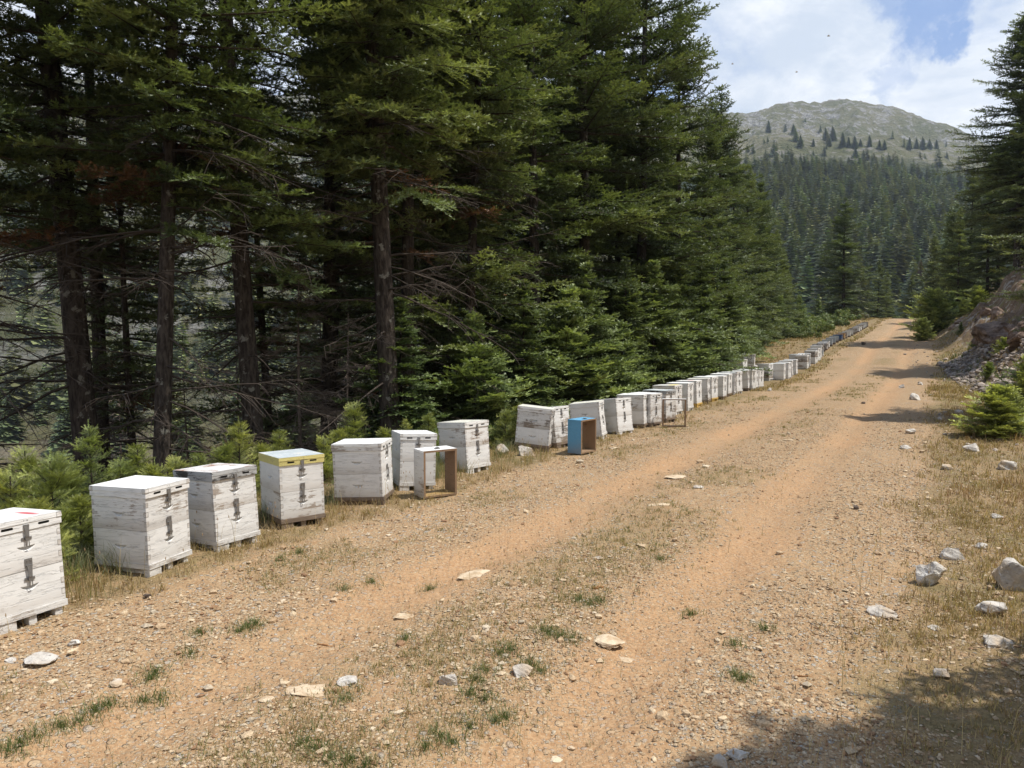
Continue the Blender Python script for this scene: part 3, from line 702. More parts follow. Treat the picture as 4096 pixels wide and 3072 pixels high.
# the lone firs on the open band below the summit
for i, (px, py, h) in enumerate(((768, 133, 13), (785, 131, 7), (793, 134, 11), (800, 146, 12), (813, 146, 8), (825, 141, 14), (832, 141, 16), (829, 146, 9), (842, 147, 15), (848, 147, 11), (854, 148, 13), (860, 147, 9), (869, 147, 12), (879, 148, 9), (884, 149, 10), (855, 158, 12), (909, 149, 12), (916, 149, 11), (922, 149, 13), (929, 149, 11), (936, 149, 10), (826, 149, 5))):
    d = ray(px, py); tt_ = np.linspace(500, 1250, 1500); Pp = d[None]*tt_[:, None]; bl = CZ+Pp[:, 2] < terrain(Pp[:, 0], Pp[:, 1])
    if not bl.any(): continue
    q = Pp[int(np.argmax(bl))]; kpx = h*1.1
    o = obj('mountain_fir', FAR[i % 4], None, (q[0], q[1], T1(q[0], q[1])-.5), (0, 0, i*1.3), float(kpx/F*q[1]/13*1.05))
    tag(o, f'lone dark fir on the open meadow band under the summit, {ORD[i] if i < 20 else ORD[i-20]} from the left' if i < 20 else ('small lone fir low on the meadow band' if i == 20 else 'tiny fir under the pair on the meadow band'), 'fir tree', 'lone firs on the open mountain meadow')
x, y = hit(917, 286, 0, 600); o = obj('dry_fir', FAR_BROWN, None, ((917-512)/F*230, 230, T1((917-512)/F*230, 230)), None, .7)
tag(o, 'rusty brown dead fir among the green firs of the far slope', 'dead tree')

# ------------------------------------------------------------------ hive materials
def paint(name, base, wear=.5, wood=(.25, .19, .14), tint2=None, joints=True, dirt=.5, top=False):
    m_, g, out = mat(name)
    uvn = g.n('ShaderNodeUVMap').outputs[0]
    rnd = g.n('ShaderNodeObjectInfo').outputs['Random']
    off = g.n('ShaderNodeCombineXYZ', {0: g.m('MULTIPLY', rnd, 37.0), 1: g.m('MULTIPLY', rnd, 11.0), 2: g.m('MULTIPLY', rnd, 5.0)}).outputs[0]
    p = g.vm('ADD', uvn, off)
    pg = g.vm('MULTIPLY', p, (2.2, 30, 1)) if not top else g.vm('MULTIPLY', p, (6, 8, 1))
    grain = g.noise(pg, 1.0, 6, .62, .6); fine = g.noise(g.vm('MULTIPLY', p, (12, 190, 1)), 1, 3, .6)
    blot = g.noise(p, 5, 6, .65); spots = g.noise(p, 34, 4, .7)
    c = g.mix(g.step(blot, .3, .7), tuple(q*.88 for q in base), base)
    if tint2: c = g.mix(g.step(blot, .44, .58), c, tint2)
    # cracks along the grain
    cr = g.step(g.m('ABSOLUTE', g.m('SUBTRACT', grain, .5)), .012, .0)
    c = g.mix(g.m('MULTIPLY', cr, min(.6, wear*.42)), c, tuple(q*.35 for q in base))
    # peeled paint
    pe = g.step(g.m('ADD', g.m('MULTIPLY', blot, .55), g.m('MULTIPLY', g.m('ADD', grain, fine), .33)), .735-.125*wear, .765-.125*wear)
    wd = g.mix(fine, tuple(q*.6 for q in wood), tuple(q*1.35 for q in wood))
    c = g.mix(g.m('MULTIPLY', pe, min(1, wear*1.3)), c, wd)
    c = g.mix(g.m('MULTIPLY', g.step(spots, .66, .72), .6), c, tuple(q*.4 for q in base))
    h = g.m('ADD', g.m('MULTIPLY', grain, .5), g.m('SUBTRACT', g.m('MULTIPLY', fine, .35), g.m('ADD', g.m('MULTIPLY', pe, .3), g.m('MULTIPLY', cr, .5))))
    if joints:
        hw = g.attr('hw'); uu = g.n('ShaderNodeSeparateXYZ', {0: uvn}); lat = g.attr('lat'); zc = uu.outputs[1]
        ed = g.m('SUBTRACT', hw, g.m('ABSOLUTE', lat))
        zf = g.m('FRACT', g.m('DIVIDE', zc, .0686)); tooth = g.m('GREATER_THAN', zf, .5)
        hl = g.m('MINIMUM', g.m('ABSOLUTE', g.m('SUBTRACT', zf, .5)), g.m('MINIMUM', zf, g.m('SUBTRACT', 1.0, zf)))
        hline = g.m('MULTIPLY', g.m('LESS_THAN', hl, .035), g.m('LESS_THAN', ed, .021))
        vline = g.m('MULTIPLY', tooth, g.m('LESS_THAN', g.m('ABSOLUTE', g.m('SUBTRACT', ed, .021)), .0016))
        j = g.m('MAXIMUM', hline, vline)
        j = g.m('MULTIPLY', j, g.step(g.noise(p, 9, 2), .3, .6, .35, 1.0))
        endg = g.m('MULTIPLY', g.m('MULTIPLY', tooth, g.m('LESS_THAN', ed, .021)), g.step(spots, .4, .6, .1, .5))
        c = g.mix(endg, c, (.33, .26, .19)); c = g.mix(g.m('MULTIPLY', j, .5), c, (.07, .05, .04))
        h = g.m('SUBTRACT', h, j)
    if dirt:
        dz = g.attr('low')
        c = g.mix(g.m('MULTIPLY', g.step(g.m('ADD', dz, g.m('MULTIPLY', blot, .9)), .95, 1.5), dirt), c, (.26, .19, .12))
    principled(g, out, c, .62, .35, bump(g, h, .0035, .8))
    return m_
WHITE = paint('white_hive_paint', (.80, .79, .76), .25, dirt=.3)
WORN = paint('worn_white_hive_paint', (.76, .75, .72), .62, dirt=.4)
PEEL = paint('peeling_white_hive_paint', (.72, .71, .68), 1.0, wood=(.22, .19, .165))
GREY = paint('weathered_grey_hive_wood', (.55, .52, .48), 1.0, wood=(.17, .14, .115))
BLUEGREY = paint('blue_grey_hive_paint', (.46, .50, .52), .5)
DBLUE = paint('dark_blue_hive_paint', (.045, .10, .22), .3)
ORANGE = paint('orange_brown_hive_paint', (.45, .27, .12), .5)
CYAN = paint('sky_blue_box_paint', (.13, .36, .56), .35, wood=(.16, .10, .07), joints=False)
INNER = paint('bare_brown_box_wood', (.30, .19, .11), .6, wood=(.15, .09, .06), joints=False, dirt=.3)
INYEL = paint('yellowed_inner_wood', (.42, .27, .09), .6, wood=(.16, .11, .07), joints=False, dirt=.3)
L_WHITE = paint('white_lid_paint', (.82, .82, .80), .15, joints=False, dirt=0, top=True)
L_CREAM = paint('cream_lid_paint', (.70, .69, .60), .45, wood=(.22, .2, .17), joints=False, dirt=0, top=True)
L_RUST = paint('rusty_grey_lid_metal', (.72, .72, .70), .62, wood=(.30, .12, .06), tint2=(.62, .60, .57), joints=False, dirt=0, top=True)
L_DARK = paint('dark_flaking_lid_rim', (.42, .42, .41), 1.0, wood=(.06, .055, .05), joints=False, dirt=0, top=True)
L_YELLOW = paint('yellow_lid_paint', (.66, .58, .22), .45, wood=(.25, .22, .16), joints=False, dirt=0, top=True)
L_TEAL = paint('grey_blue_flaked_lid_top', (.50, .55, .56), .8, wood=(.60, .60, .57), joints=False, dirt=0, top=True)
L_GREY = paint('grey_lid_metal', (.42, .43, .44), .6, wood=(.2, .19, .18), joints=False, dirt=0, top=True)
B_WHITE = paint('white_floor_board', (.70, .68, .64), .5, joints=False, dirt=.5)
B_BROWN = paint('brown_floor_board', (.20, .15, .11), .7, joints=False, dirt=.5)
B_YELLOW = paint('yellow_floor_board', (.62, .40, .10), .4, joints=False, dirt=.3)
def spray_lid(name, spots):
    m_, g, out = mat(name)
    oc = g.n('ShaderNodeTexCoord').outputs['Object']
    nz = g.noise(oc, 5, 4); c = g.mix(g.step(nz, .3, .7), (.70, .69, .66), (.80, .79, .76))
    for (x, y, rx, ry, col) in spots:
        q = g.vm('MULTIPLY', g.vm('SUBTRACT', oc, (x, y, 0)), (1/rx, 1/ry, 0)); ln = g.n('ShaderNodeVectorMath', {0: q}, operation='LENGTH').outputs['Value']
        c = g.mix(g.m('MULTIPLY', g.step(g.m('ADD', ln, g.m('MULTIPLY', nz, .4)), 1.25, .5), .9), c, col)
    principled(g, out, c, .6, .35); return m_
L_SPRAY = spray_lid('lid_with_red_and_yellow_spray', [(.10, .10, .17, .035, (.50, .03, .05)), (.06, -.16, .13, .05, (.75, .45, .04))])
L_YPATCH = spray_lid('lid_with_yellow_patch', [(.15, .0, .16, .22, (.85, .66, .08))])
L_RPATCH = spray_lid('lid_with_red_patch', [(.05, .0, .12, .10, (.65, .12, .10))])
M_metal, g, o_ = mat('galvanised_latch_metal')
nz = g.noise(g.n('ShaderNodeTexCoord').outputs['Object'], 60, 3)
principled(g, o_, g.mix(nz, (.17, .165, .16), (.38, .37, .36)), .48, .5, None, .75)
M_slot, g, o_ = mat('dark_vent_opening'); principled(g, o_, (.012, .011, .010), .9, .1)

# ------------------------------------------------------------------ hive parts (metres; front = +x, width along y)
HW, HD, BH = .205, .255, .240
def finish_paint(me, zlo, zhi):
    """per-corner attributes for the joint and dirt patterns: half width, lateral position, lowness"""
    n = len(me.loops); hw = np.full(n, 9.0, np.float32); lat = np.zeros(n, np.float32); low = np.zeros(n, np.float32)
    for p in me.polygons:
        nx, ny, nz_ = p.normal
        for li in p.loop_indices:
            co = me.vertices[me.loops[li].vertex_index].co
            low[li] = 1-(co.z-zlo)/(zhi-zlo)
            if abs(nz_) < .7:
                if abs(nx) > abs(ny): hw[li] = HW; lat[li] = co.y
                else: hw[li] = HD; lat[li] = co.x
    for k_, a in (('hw', hw), ('lat', lat), ('low', low)):
        at = me.attributes.new(k_, 'FLOAT', 'CORNER'); at.data.foreach_set('value', a)
def hive_box_mesh(seed, handles=(1, 1, 1, 1)):
    """box with a crescent grip routed into its walls"""
    b = MB(); rg = random.Random(seed)
    hx, hy, H = HD, HW, BH-.002
    faces = [((hx, -hy), (hx, hy)), ((hx, hy), (-hx, hy)), ((-hx, hy), (-hx, -hy)), ((-hx, -hy), (hx, -hy))]
    for fi, (a, c) in enumerate(faces):
        a = Vector((a[0], a[1], 0)); c = Vector((c[0], c[1], 0)); w = (c-a).length; dr = (c-a)/w; nrm = Vector((dr.y, -dr.x, 0))
        uo = 3 if fi in (0, 2) else 0
        def P3(s, z, dep=0): q = a+dr*(s+w/2)-nrm*dep; return (q.x, q.y, z)
        outer = [(-w/2, 0), (w/2, 0), (w/2, H), (-w/2, H)]
        if handles[fi]:
            zc = H*.62 if fi in (0, 2) else H*.55; hwid = .055 if fi in (0, 2) else .06; n = 12
            top = [(-hwid+2*hwid*i/n, zc-.004*(1-(2*i/n-1)**2)) for i in range(n+1)]
            bot = [(hwid-2*hwid*i/n, zc-.034*(1-(2*i/n-1)**2)) for i in range(1, n)]
            hole = top+bot
            tris = tessellate_polygon([[Vector((s, z, 0)) for s, z in outer], [Vector((s, z, 0)) for s, z in hole]])
            allp = outer+hole
            for t in tris:
                q = [allp[i] for i in t]
                ar = (q[1][0]-q[0][0])*(q[2][1]-q[0][1])-(q[2][0]-q[0][0])*(q[1][1]-q[0][1])
                if ar < 0: q = q[::-1]
                b.poly([P3(s, z) for s, z in q], 0, [(s+uo, z) for s, z in q])
            for i in range(n):
                s0, z0 = top[i]; s1, z1 = top[i+1]
                sc0 = 1-(2*i/n-1)**2; sc1 = 1-(2*(i+1)/n-1)**2
                b0 = (s0, zc-.034*sc0); b1 = (s1, zc-.034*sc1); d0, d1 = .028*sc0**.5, .028*sc1**.5
                b.poly([P3(s0, z0), P3(s1, z1), P3(s1, z1, d1), P3(s0, z0, d0)], 0, [(s0+uo, z0), (s1+uo, z1), (s1+uo, z1), (s0+uo, z0)])
                m0, m1 = (s0, z0-(z0-b0[1])*.55), (s1, z1-(z1-b1[1])*.55)
                b.poly([P3(s0, z0, d0), P3(s1, z1, d1), P3(m1[0], m1[1], d1), P3(m0[0], m0[1], d0)][::-1], 0, [(s0+uo, z0)]*4)
                b.poly([P3(b0[0], b0[1]), P3(m0[0], m0[1], d0), P3(m1[0], m1[1], d1), P3(b1[0], b1[1])], 0, [(s0+uo, z0)]*4)
        else: b.poly([P3(s, z) for s, z in outer], 0, [(s+uo, z) for s, z in outer])
    b.poly([(hx, -hy, H), (hx, hy, H), (-hx, hy, H), (-hx, -hy, H)], 0, [(0, 7), (0, 8), (1, 8), (1, 7)])
    b.poly([(hx, -hy, 0), (-hx, -hy, 0), (-hx, hy, 0), (hx, hy, 0)], 0, [(0, 7)]*4)
    me = b.build('hive_box', (WHITE,)); finish_paint(me, 0, H); return me
BOX = [hive_box_mesh(1), hive_box_mesh(2, (1, 0, 0, 0))]
def lid_mesh():
    b = MB(); a, c = HD+.008, HW+.008
    b.box(-a, a, -c, c, 0, .045, 0); b.box(-a-.003, a+.003, -c-.003, c+.003, .043, .072, 0, taper=.002)
    # the sheet on top, slightly domed
    n = 6; up_ = lambda x, y: .0735+.004*(1-(x/a)**2)*(1-(y/c)**2)
    for i in range(n):
        for j in range(n):
            x0, x1 = -a+2*a*i/n, -a+2*a*(i+1)/n; y0, y1 = -c+2*c*j/n, -c+2*c*(j+1)/n
            b.poly([(x0, y0, up_(x0, y0)), (x1, y0, up_(x1, y0)), (x1, y1, up_(x1, y1)), (x0, y1, up_(x0, y1))], 1, [(x0, y0), (x1, y0), (x1, y1), (x0, y1)])
    me = b.build('hive_lid', (L_WHITE, L_WHITE)); finish_paint(me, -1, 0); return me
LID = lid_mesh()
def slot_mesh():
    b = MB(); x = HD+.0085
    for side in (1,):
        pts = []; 
        for k in range(14):
            a_ = 2*math.pi*k/14; cx = .026 if math.cos(a_) > 0 else -.026; pts.append((x, cx+.0075*math.cos(a_), .026+.0075*math.sin(a_)))
        back = [(x-.006, p[1], p[2]) for p in pts]
        b.poly(pts, 0)
        for i in range(14): b.poly([pts[i], back[i], back[(i+1) % 14], pts[(i+1) % 14]], 0)
    return b.build('vent_slot', (M_slot,))
SLOT = slot_mesh()
def floor_mesh():
    b = MB(); b.box(-HD-.004, HD+.012, -HW-.004, HW+.004, .045, .082, 0)
    for y in (-HW+.03, -.02, HW-.07): b.box(-HD+.01, HD-.002, y, y+.045, -.10, .0445, 0)
    b.box(HD-.045, HD+.006, -HW, HW-.3, -.10, .0445, 0)
    me = b.build('floor_board', (B_WHITE,)); finish_paint(me, -.05, .09); return me
FLOOR = floor_mesh()
def latch_mesh(open_=False):
    b = MB(); x = .0
    b.box(x, x+.003, -.022, .022, .016, .064)                      # strike plate
    for sy in (-.010, .010): b.box(x+.003, x+.006, sy-.003, sy+.003, .048, .054)
    b.box(x+.003, x+.012, -.016, .016, .014, .026)                 # rolled hinge
    M2 = Matrix.Translation((x+.013, 0, 0))
    z0, z1 = -.045, .016
    for (w0, w1, xa, xb) in ((.014, .009, .008, .014),):
        c = [(xa, -w0, z1), (xa, w0, z1), (xa+.004, w1, z0), (xa+.004, -w1, z0)]; d = [(xb, -w0, z1), (xb, w0, z1), (xb+.004, w1, z0), (xb+.004, -w1, z0)]
        b.poly(c); b.poly(d[::-1])
        for i in range(4): b.poly([c[i], d[i], d[(i+1) % 4], c[(i+1) % 4]])
    b.box(x, x+.003, -.030, .030, -.066, -.050)                    # bracket ears
    b.box(x+.003, x+.014, -.011, .011, -.070, -.042)
    for sy in (-.008, .008): b.box(x+.010, x+.014, sy-.0018, sy+.0018, -.105, -.068)   # wire loop
    b.box(x+.010, x+.014, -.0098, .0098, -.108, -.104)
    if open_:
        b.box(x+.012, x+.014, -.014, .014, -.135, -.125); 
        for sy in (-.012, .012): b.box(x+.012, x+.014, sy-.002, sy+.002, -.125, -.085)
    return b.build('latch', (M_metal,))
LATCH = latch_mesh(); LATCH_OPEN = latch_mesh(True)
def set_mat(o, *mats):
    for i, m_ in enumerate(mats):
        o.material_slots[i].link = 'OBJECT'; o.material_slots[i].material = m_
def hive(cx, cy, theta, label, boxes=2, mats=(WHITE, WHITE), lid=(WHITE, L_WHITE), base=B_WHITE, lean=0.0, roll=0.0, lift=0.0, group='beehives in a row along the road', detail=True, vents=True, shift=0.0, sc=1.0, z=None):
    root = bpy.data.objects.new('beehive', None); COL.objects.link(root); root.empty_display_size = .2
    z = T1(cx, cy) if z is None else z
    root.location = (cx, cy, z+lift+.004); root.rotation_euler = (roll, lean, -theta); root.scale = (sc,)*3
    tag(root, label, 'beehive', group)
    f = obj('floor_board', FLOOR, root); set_mat(f, base)
    z0 = .083; rg = random.Random(int(cx*997+cy*31))
    for k in range(boxes):
        jx, jy = (rg.uniform(-.004, .004), rg.uniform(-.003, .003)) if k else (0, 0)
        o = obj('hive_box', BOX[0 if detail else 1], root, (jx+shift*k, jy, z0+k*BH)); set_mat(o, mats[min(k, len(mats)-1)])
    zt = z0+boxes*BH
    l = obj('lid', LID, root, (shift*(boxes-1), 0, zt)); set_mat(l, *lid)
    if vents:
        for sy in (-.105, .105): obj('vent_slot', SLOT, l, (0, sy, 0))
    for k in range(boxes):
        obj('latch', LATCH, root, (HD+.0012+shift*(boxes-1-k)+.003, 0, zt-k*BH-.004+(.012 if k == 0 else .008)))
    return root
# (near corner x, bottom y, theta deg, lean deg, roll deg) read off the photograph for the nearest hives
def corner_to_centre(ax, ay, th): 
    n = (math.cos(th), -math.sin(th)); e = (math.sin(th), math.cos(th)); return ax-n[0]*HD+e[0]*HW, ay-n[1]*HD+e[1]*HW
def near_hive(px, py, thd, label, lean=0, roll=0, off=.05, **kw):
    th = R(thd); ax, ay = hit(px, py, off); cx, cy = corner_to_centre(ax, ay, th)
    z = T1(ax, ay)
    return hive(cx, cy, th, label, lean=R(lean), roll=R(roll), z=T1(ax, ay)-HD*math.sin(R(-lean)), **kw)
near_hive(-4, 627, 28, 'white two-box beehive cut by the left edge, red and yellow spray on its lid', lean=-4, lid=(WHITE, L_SPRAY), off=.05)
near_hive(149, 570, 19, 'clean white beehive with a smooth white lid, first one fully in view from the left', lean=-1, mats=(WHITE, WORN), lid=(WHITE, L_WHITE))
near_hive(217, 546, 33, 'white beehive with a rust-stained lid and dark flaking rim, between clean white and yellow-rimmed hives', lean=-3.5, mats=(WHITE, WORN), lid=(L_DARK, L_RUST))
near_hive(281.5, 524, 52, 'white beehive with a yellow rimmed lid and grey-blue flaked top', lean=-1.5, mats=(WORN, WHITE), lid=(L_YELLOW, L_TEAL), base=B_BROWN)
near_hive(383, 500.5, 6, 'white beehive turned sideways showing the crescent grip in its long side', lean=-2, mats=(WHITE, WHITE), lid=(WORN, L_WHITE), base=B_BROWN)
near_hive(399.5, 487, 70, 'plain white beehive leaning left behind the open white box', lean=-2.5, roll=-2.5, mats=(WHITE, WHITE), lid=(WHITE, L_WHITE))
near_hive(467.6, 469.3, 43, 'white beehive with grey-stained sides and thick lid, last before the gap with two stones', lean=-4.5, mats=(WHITE, WORN), lid=(WHITE, L_CREAM))
near_hive(547.5, 449, 11, 'peeling white beehive tilted forward on stones, first after the gap', lean=5.5, roll=-2, mats=(WHITE, PEEL), lid=(WORN, L_CREAM), base=B_BROWN)
near_hive(557, 445.5, 40, 'worn white beehive between the forward-tilted hive and the blue box', lean=-8, mats=(PEEL, WORN), lid=(WORN, L_RUST), base=B_BROWN)
near_hive(602.5, 436.5, 18, 'white beehive leaning back just behind the blue box', lean=-6.5, mats=(WHITE, WHITE), lid=(WHITE, L_CREAM))
near_hive(618.7, 432, 48, 'leaning white beehive with its latched front in full sun, just right of the blue box', lean=-7, mats=(WHITE, WHITE), lid=(WORN, L_RUST))
near_hive(644, 426, 27, 'white beehive with dark corner joints on a raised brown base', lean=-2, mats=(WHITE, WORN), lid=(WORN, L_WHITE), base=B_BROWN)
near_hive(650.5, 425, 42, 'scuffed white beehive immediately left of the open brown frame', lean=-1, mats=(WORN, WORN), lid=(WORN, L_WHITE), base=B_BROWN)
near_hive(666, 420.5, 40, 'blotchy grey and white beehive seen through the left of the open brown frame', lean=-1, mats=(PEEL, WORN), lid=(L_DARK, L_TEAL), base=B_BROWN)
V0 = -5.15
def row_hive(px, py, thd, label, v0=V0, **kw):
    ax, ay = on_v(px, py, v0); th = R(thd); cx, cy = corner_to_centre(ax, ay, th)
    kw.setdefault('lean', R(random.Random(px).uniform(-3, .5))); return hive(cx, cy, th, label, z=T1(ax, ay), **kw)
ROW = [
 (675, 415, 36, 'white beehive with a yellow patch on its lid, behind the brown frame', dict(lid=(WORN, L_YPATCH), mats=(WORN, WORN), v0=-5.0)),
 (687.7, 412.4, 32, 'white beehive just right of the open brown frame', dict(mats=(WHITE, WHITE), v0=-5.0)),
 (696.8, 409, 32, 'white beehive with a red mark on its lid and a yellow base', dict(lid=(WHITE, L_RPATCH), base=B_YELLOW, v0=-5.05)),
 (708, 406, 24, 'beehive with a dark peeling lower box between two yellow-based hives', dict(mats=(PEEL, WHITE), lid=(WORN, L_CREAM), base=B_BROWN, v0=-5.05)),
 (711.6, 403, 38, 'white beehive with dark-edged boxes on the farther yellow base', dict(mats=(WHITE, WORN), base=B_YELLOW, v0=-5.1)),
 (723, 400, 30, 'plain white beehive, first after the farther yellow base', dict(base=B_BROWN, v0=-5.1)),
 (728.2, 397.3, 30, 'narrow-looking white beehive, second after the farther yellow base', dict(base=B_BROWN)),
 (734.4, 395, 22, 'white beehive with a pale seam, third after the farther yellow base', dict()),
 (736.8, 394, 40, 'white beehive with a bluish upper box facing the road', dict(mats=(WHITE, WORN))),
 (748, 391, 26, 'white beehive right after the one with the bluish upper box', dict(base=B_BROWN)),
 (751.5, 389, 36, 'white beehive directly under the left end of the weathered top hive', dict()),
 (755.5, 388, 30, 'thin sliver of white beehive under the middle of the weathered top hive', dict()),
 (758.8, 387, 40, 'white beehive with pale blue stains below the right end of the weathered hive', dict(mats=(WHITE, WORN))),
 (768.8, 380, 42, 'white beehive with a grey lower box, first right of the weathered top hive', dict(mats=(GREY, WHITE), v0=-5.6)),
 (783.5, 380.3, 30, 'wide white beehive, second right of the weathered top hive', dict(v0=-5.15)),
 (788.2, 379.7, 36, 'white beehive, third right of the weathered top hive', dict(v0=-5.1)),
 (792.3, 376.5, 26, 'white beehive, fourth right of the weathered top hive', dict()),
 (796, 375.6, 30, 'white beehive, fifth right of the weathered top hive', dict()),
 (800, 371.8, 40, 'bright white beehive with a dark lower side, sixth right of the weathered top hive', dict(mats=(GREY, WHITE), v0=-5.5)),
 (803, 370.6, 36, 'white beehive, seventh right of the weathered top hive', dict(v0=-5.4)),
 (806.9, 369.8, 34, 'beehive with a grey side, eighth right of the weathered top hive', dict(mats=(WORN, GREY))),
 (810, 368, 24, 'white beehive, ninth right of the weathered top hive', dict()),
 (815, 363.6, 40, 'two-box beehive with a grey side, nearer of the last tall pair', dict(mats=(WHITE, GREY))),
 (818, 362.6, 40, 'two-box white beehive behind the far grass, farther of the last tall pair', dict()),
 (821.2, 357.5, 28, 'white beehive just past the last tall pair', dict()),
 (823.2, 355.5, 26, 'dark-sided beehive before the stepped grey lids', dict(mats=(BLUEGREY, GREY), lid=(GREY, L_GREY))),
]
for px, py, th, lab, kw in ROW: row_hive(px, py, th, lab, detail=False, **kw)
FARROW = [
 (825.2, GREY, L_WHITE, 'lowest single-box hive where the far row turns uphill'),
 (826.6, GREY, L_WHITE, 'white-lidded single-box hive stepped above the lowest grey lid'),
 (827.4, GREY, L_WHITE, 'grey single-box hive third in the stepped group'), (829.0, WHITE, L_WHITE, 'bright white single-box hive with one dark dot at the top of the steps'),
 (832.2, BLUEGREY, L_GREY, 'blue-grey single-box hive right of the bright white one'), (835.4, BLUEGREY, L_WHITE, 'slate-blue single-box hive before the dark blue one'),
 (838.6, BLUEGREY, L_TEAL, 'greenish grey single-box hive touching the dark blue one'), (841.4, DBLUE, L_GREY, 'dark blue single-box hive in the far row'),
 (844.4, ORANGE, L_GREY, 'orange-brown single-box hive right of the dark blue one'), (846.8, GREY, L_CREAM, 'grey single-box hive right of the orange-brown one'),
 (850.2, WHITE, L_WHITE, 'first white single-box hive beyond the orange-brown one'), (853.0, WHITE, L_WHITE, 'second white single-box hive beyond the orange-brown one'),
 (855.4, GREY, L_GREY, 'grey-lidded hive before the final white group'), (857.2, GREY, L_GREY, 'flat grey-lidded hive halfway up the final rise'),
 (859.2, WHITE, L_WHITE, 'white hive starting the final white group'), (861.2, WHITE, L_WHITE, 'second white hive of the final white group'),
 (863.2, GREY, L_WHITE, 'bluish hive inside the final white group'), (865.0, WHITE, L_WHITE, 'white hive third from the far end'),
 (866.6, WHITE, L_WHITE, 'white hive second from the far end'), (868.2, GREY, L_GREY, 'last hive at the far end, grey lidded')]
for i, (px, m_, l, lab) in enumerate(FARROW):
    row_hive(px, np.interp(px, [825, 829, 841, 853, 868], [351, 346, 341, 337, 329]), 28+(i*37 % 13)-6, lab, boxes=1, mats=(m_,), lid=(m_ if m_ is not WHITE else WORN, l), detail=False, v0=-5.3, base=B_BROWN)
# hives of the second row and the weathered hive stacked on top
x, y = on_v(748, 372, -6.15); th = R(62)
h0 = hive(x, y, th, 'white beehive half hidden under the weathered top hive', boxes=2, mats=(WHITE, WHITE), detail=False, group='beehives behind the row')
x2, y2 = on_v(738, 372, -6.3); hive(x2, y2, R(40), 'white beehive behind the row at the left end of the weathered top hive', boxes=3, mats=(GREY, WORN, WHITE), lid=(WORN, L_GREY), detail=False, group='beehives behind the row')
top = hive(x, y, R(112), 'weathered grey wooden hive standing on top of another hive', boxes=1, mats=(PEEL,), lid=(GREY, L_GREY), detail=False, group='beehives behind the row', sc=1.12, z=T1(x, y)+.083+.48+.07-.035)
# open supers standing on edge
def open_box(px, py, thd, w, h, dep, label, outer, inner, t=.022, top=None, bottom=None, cat='hive box', name='empty_hive_box'):
    th = R(thd); ax, ay = hit(px, py, 0)
    root = bpy.data.objects.new(name, None); COL.objects.link(root); root.empty_display_size = .2
    n = (math.cos(th), -math.sin(th)); e = (math.sin(th), math.cos(th)); cx, cy = ax-n[0]*dep/2+e[0]*w/2, ay-n[1]*dep/2+e[1]*w/2
    root.location = (cx, cy, max(T1(cx+sx, cy+sy) for sx in (-.2, 0, .2) for sy in (-.2, 0, .2))+.006); root.rotation_euler = (0, 0, -th); tag(root, label, cat, 'open hive boxes stood on edge')
    def pan(nm, x0, x1, y0, y1, z0, z1, mo, inner_face, mi=None):
        b = MB(); b.box(x0, x1, y0, y1, z0, z1, 0); b.M[inner_face] = 1; b.M[3] = 2
        me = b.build(nm, (mo, mi or inner, INNER)); finish_paint(me, 0, h); obj(nm, me, root)
    pan('side_panel', -dep/2, dep/2, -w/2, -w/2+t, 0, h-t-.001, outer, 4)
    pan('side_panel', -dep/2, dep/2, w/2-t, w/2, 0, h-t-.001, outer, 2)
    pan('top_panel', -dep/2-.001, dep/2+.001, -w/2-.001, w/2+.001, h-t, h, top or outer, 0)
    pan('bottom_panel', -dep/2+.001, dep/2-.001, -w/2+t+.001, w/2-t-.001, .001, t, outer, 1, bottom)
    return root
WFR = paint('white_box_paint_worn', (.70, .69, .66), .6, joints=False)
fa = open_box(424, 500.3, 57, .40, .51, .24, 'open white hive box stood on edge with a yellowed inside, before the plain white hive', WFR, INNER, top=L_WHITE, bottom=INYEL)
b = MB()
for (y0, y1, z0, z1) in ((-.03, .03, .5, .505), (-.015, .005, .505, .512), (.0, .02, .505, .515)): b.box(.02, .06, y0, y1, z0+.012, z1+.012)
obj('latch', b.build('latch', (M_metal,)), fa)
fb = open_box(581, 455.3, 40, .40, .50, .24, 'open sky-blue hive box with a dark brown inside, stood on edge', CYAN, INNER)
b = MB()
for (y0, y1, z0, z1) in ((-.05, .03, .49, .495), (-.02, .005, .495, .503)): b.box(.03, .07, y0, y1, z0+.012, z1+.012)
obj('latch', b.build('latch', (M_metal,)), fb)
fc = open_box(662.4, 427.6, 97, .44, .53, .10, 'open brown wooden frame with a white top stood on edge on the gravel', INNER, INNER, top=L_WHITE)

# ------------------------------------------------------------------ stones
import bmesh
def ico(sub):
    bm = bmesh.new(); bmesh.ops.create_icosphere(bm, subdivisions=sub, radius=1.0)
    V = np.array([v.co[:] for v in bm.verts]); Fc = np.array([[v.index for v in f.verts] for f in bm.faces]); bm.free(); return V, Fc
ICO = {s: ico(s) for s in (1, 2, 4)}
def rock_shape(seed, sub=4, cuts=11, rough=.13):
    rg = np.random.default_rng(seed); V, Fc = ICO[sub]; V = V.copy()
    for k in range(cuts):
        n = rg.normal(0, 1, 3); n /= np.linalg.norm(n); dd = rg.uniform(.45, .8); s = V @ n
        V = V-np.maximum(s-dd, 0)[:, None]*n[None]*.97
    nz = fbm(V[:, 0]*1+V[:, 2]*1.7+seed, V[:, 1]-V[:, 2], 1.6, 4, seed)
    V = V*(1+rough*2*nz[:, None]); V = V/np.array([np.ptp(V[:, 0]), np.ptp(V[:, 1]), np.ptp(V[:, 2])])
    V[:, 2] -= V[:, 2].min(); return V, Fc
M_stone, g, o_ = mat('pale_limestone')
oc = g.n('ShaderNodeNewGeometry').outputs['Position']; rnd = g.n('ShaderNodeObjectInfo').outputs['Random']
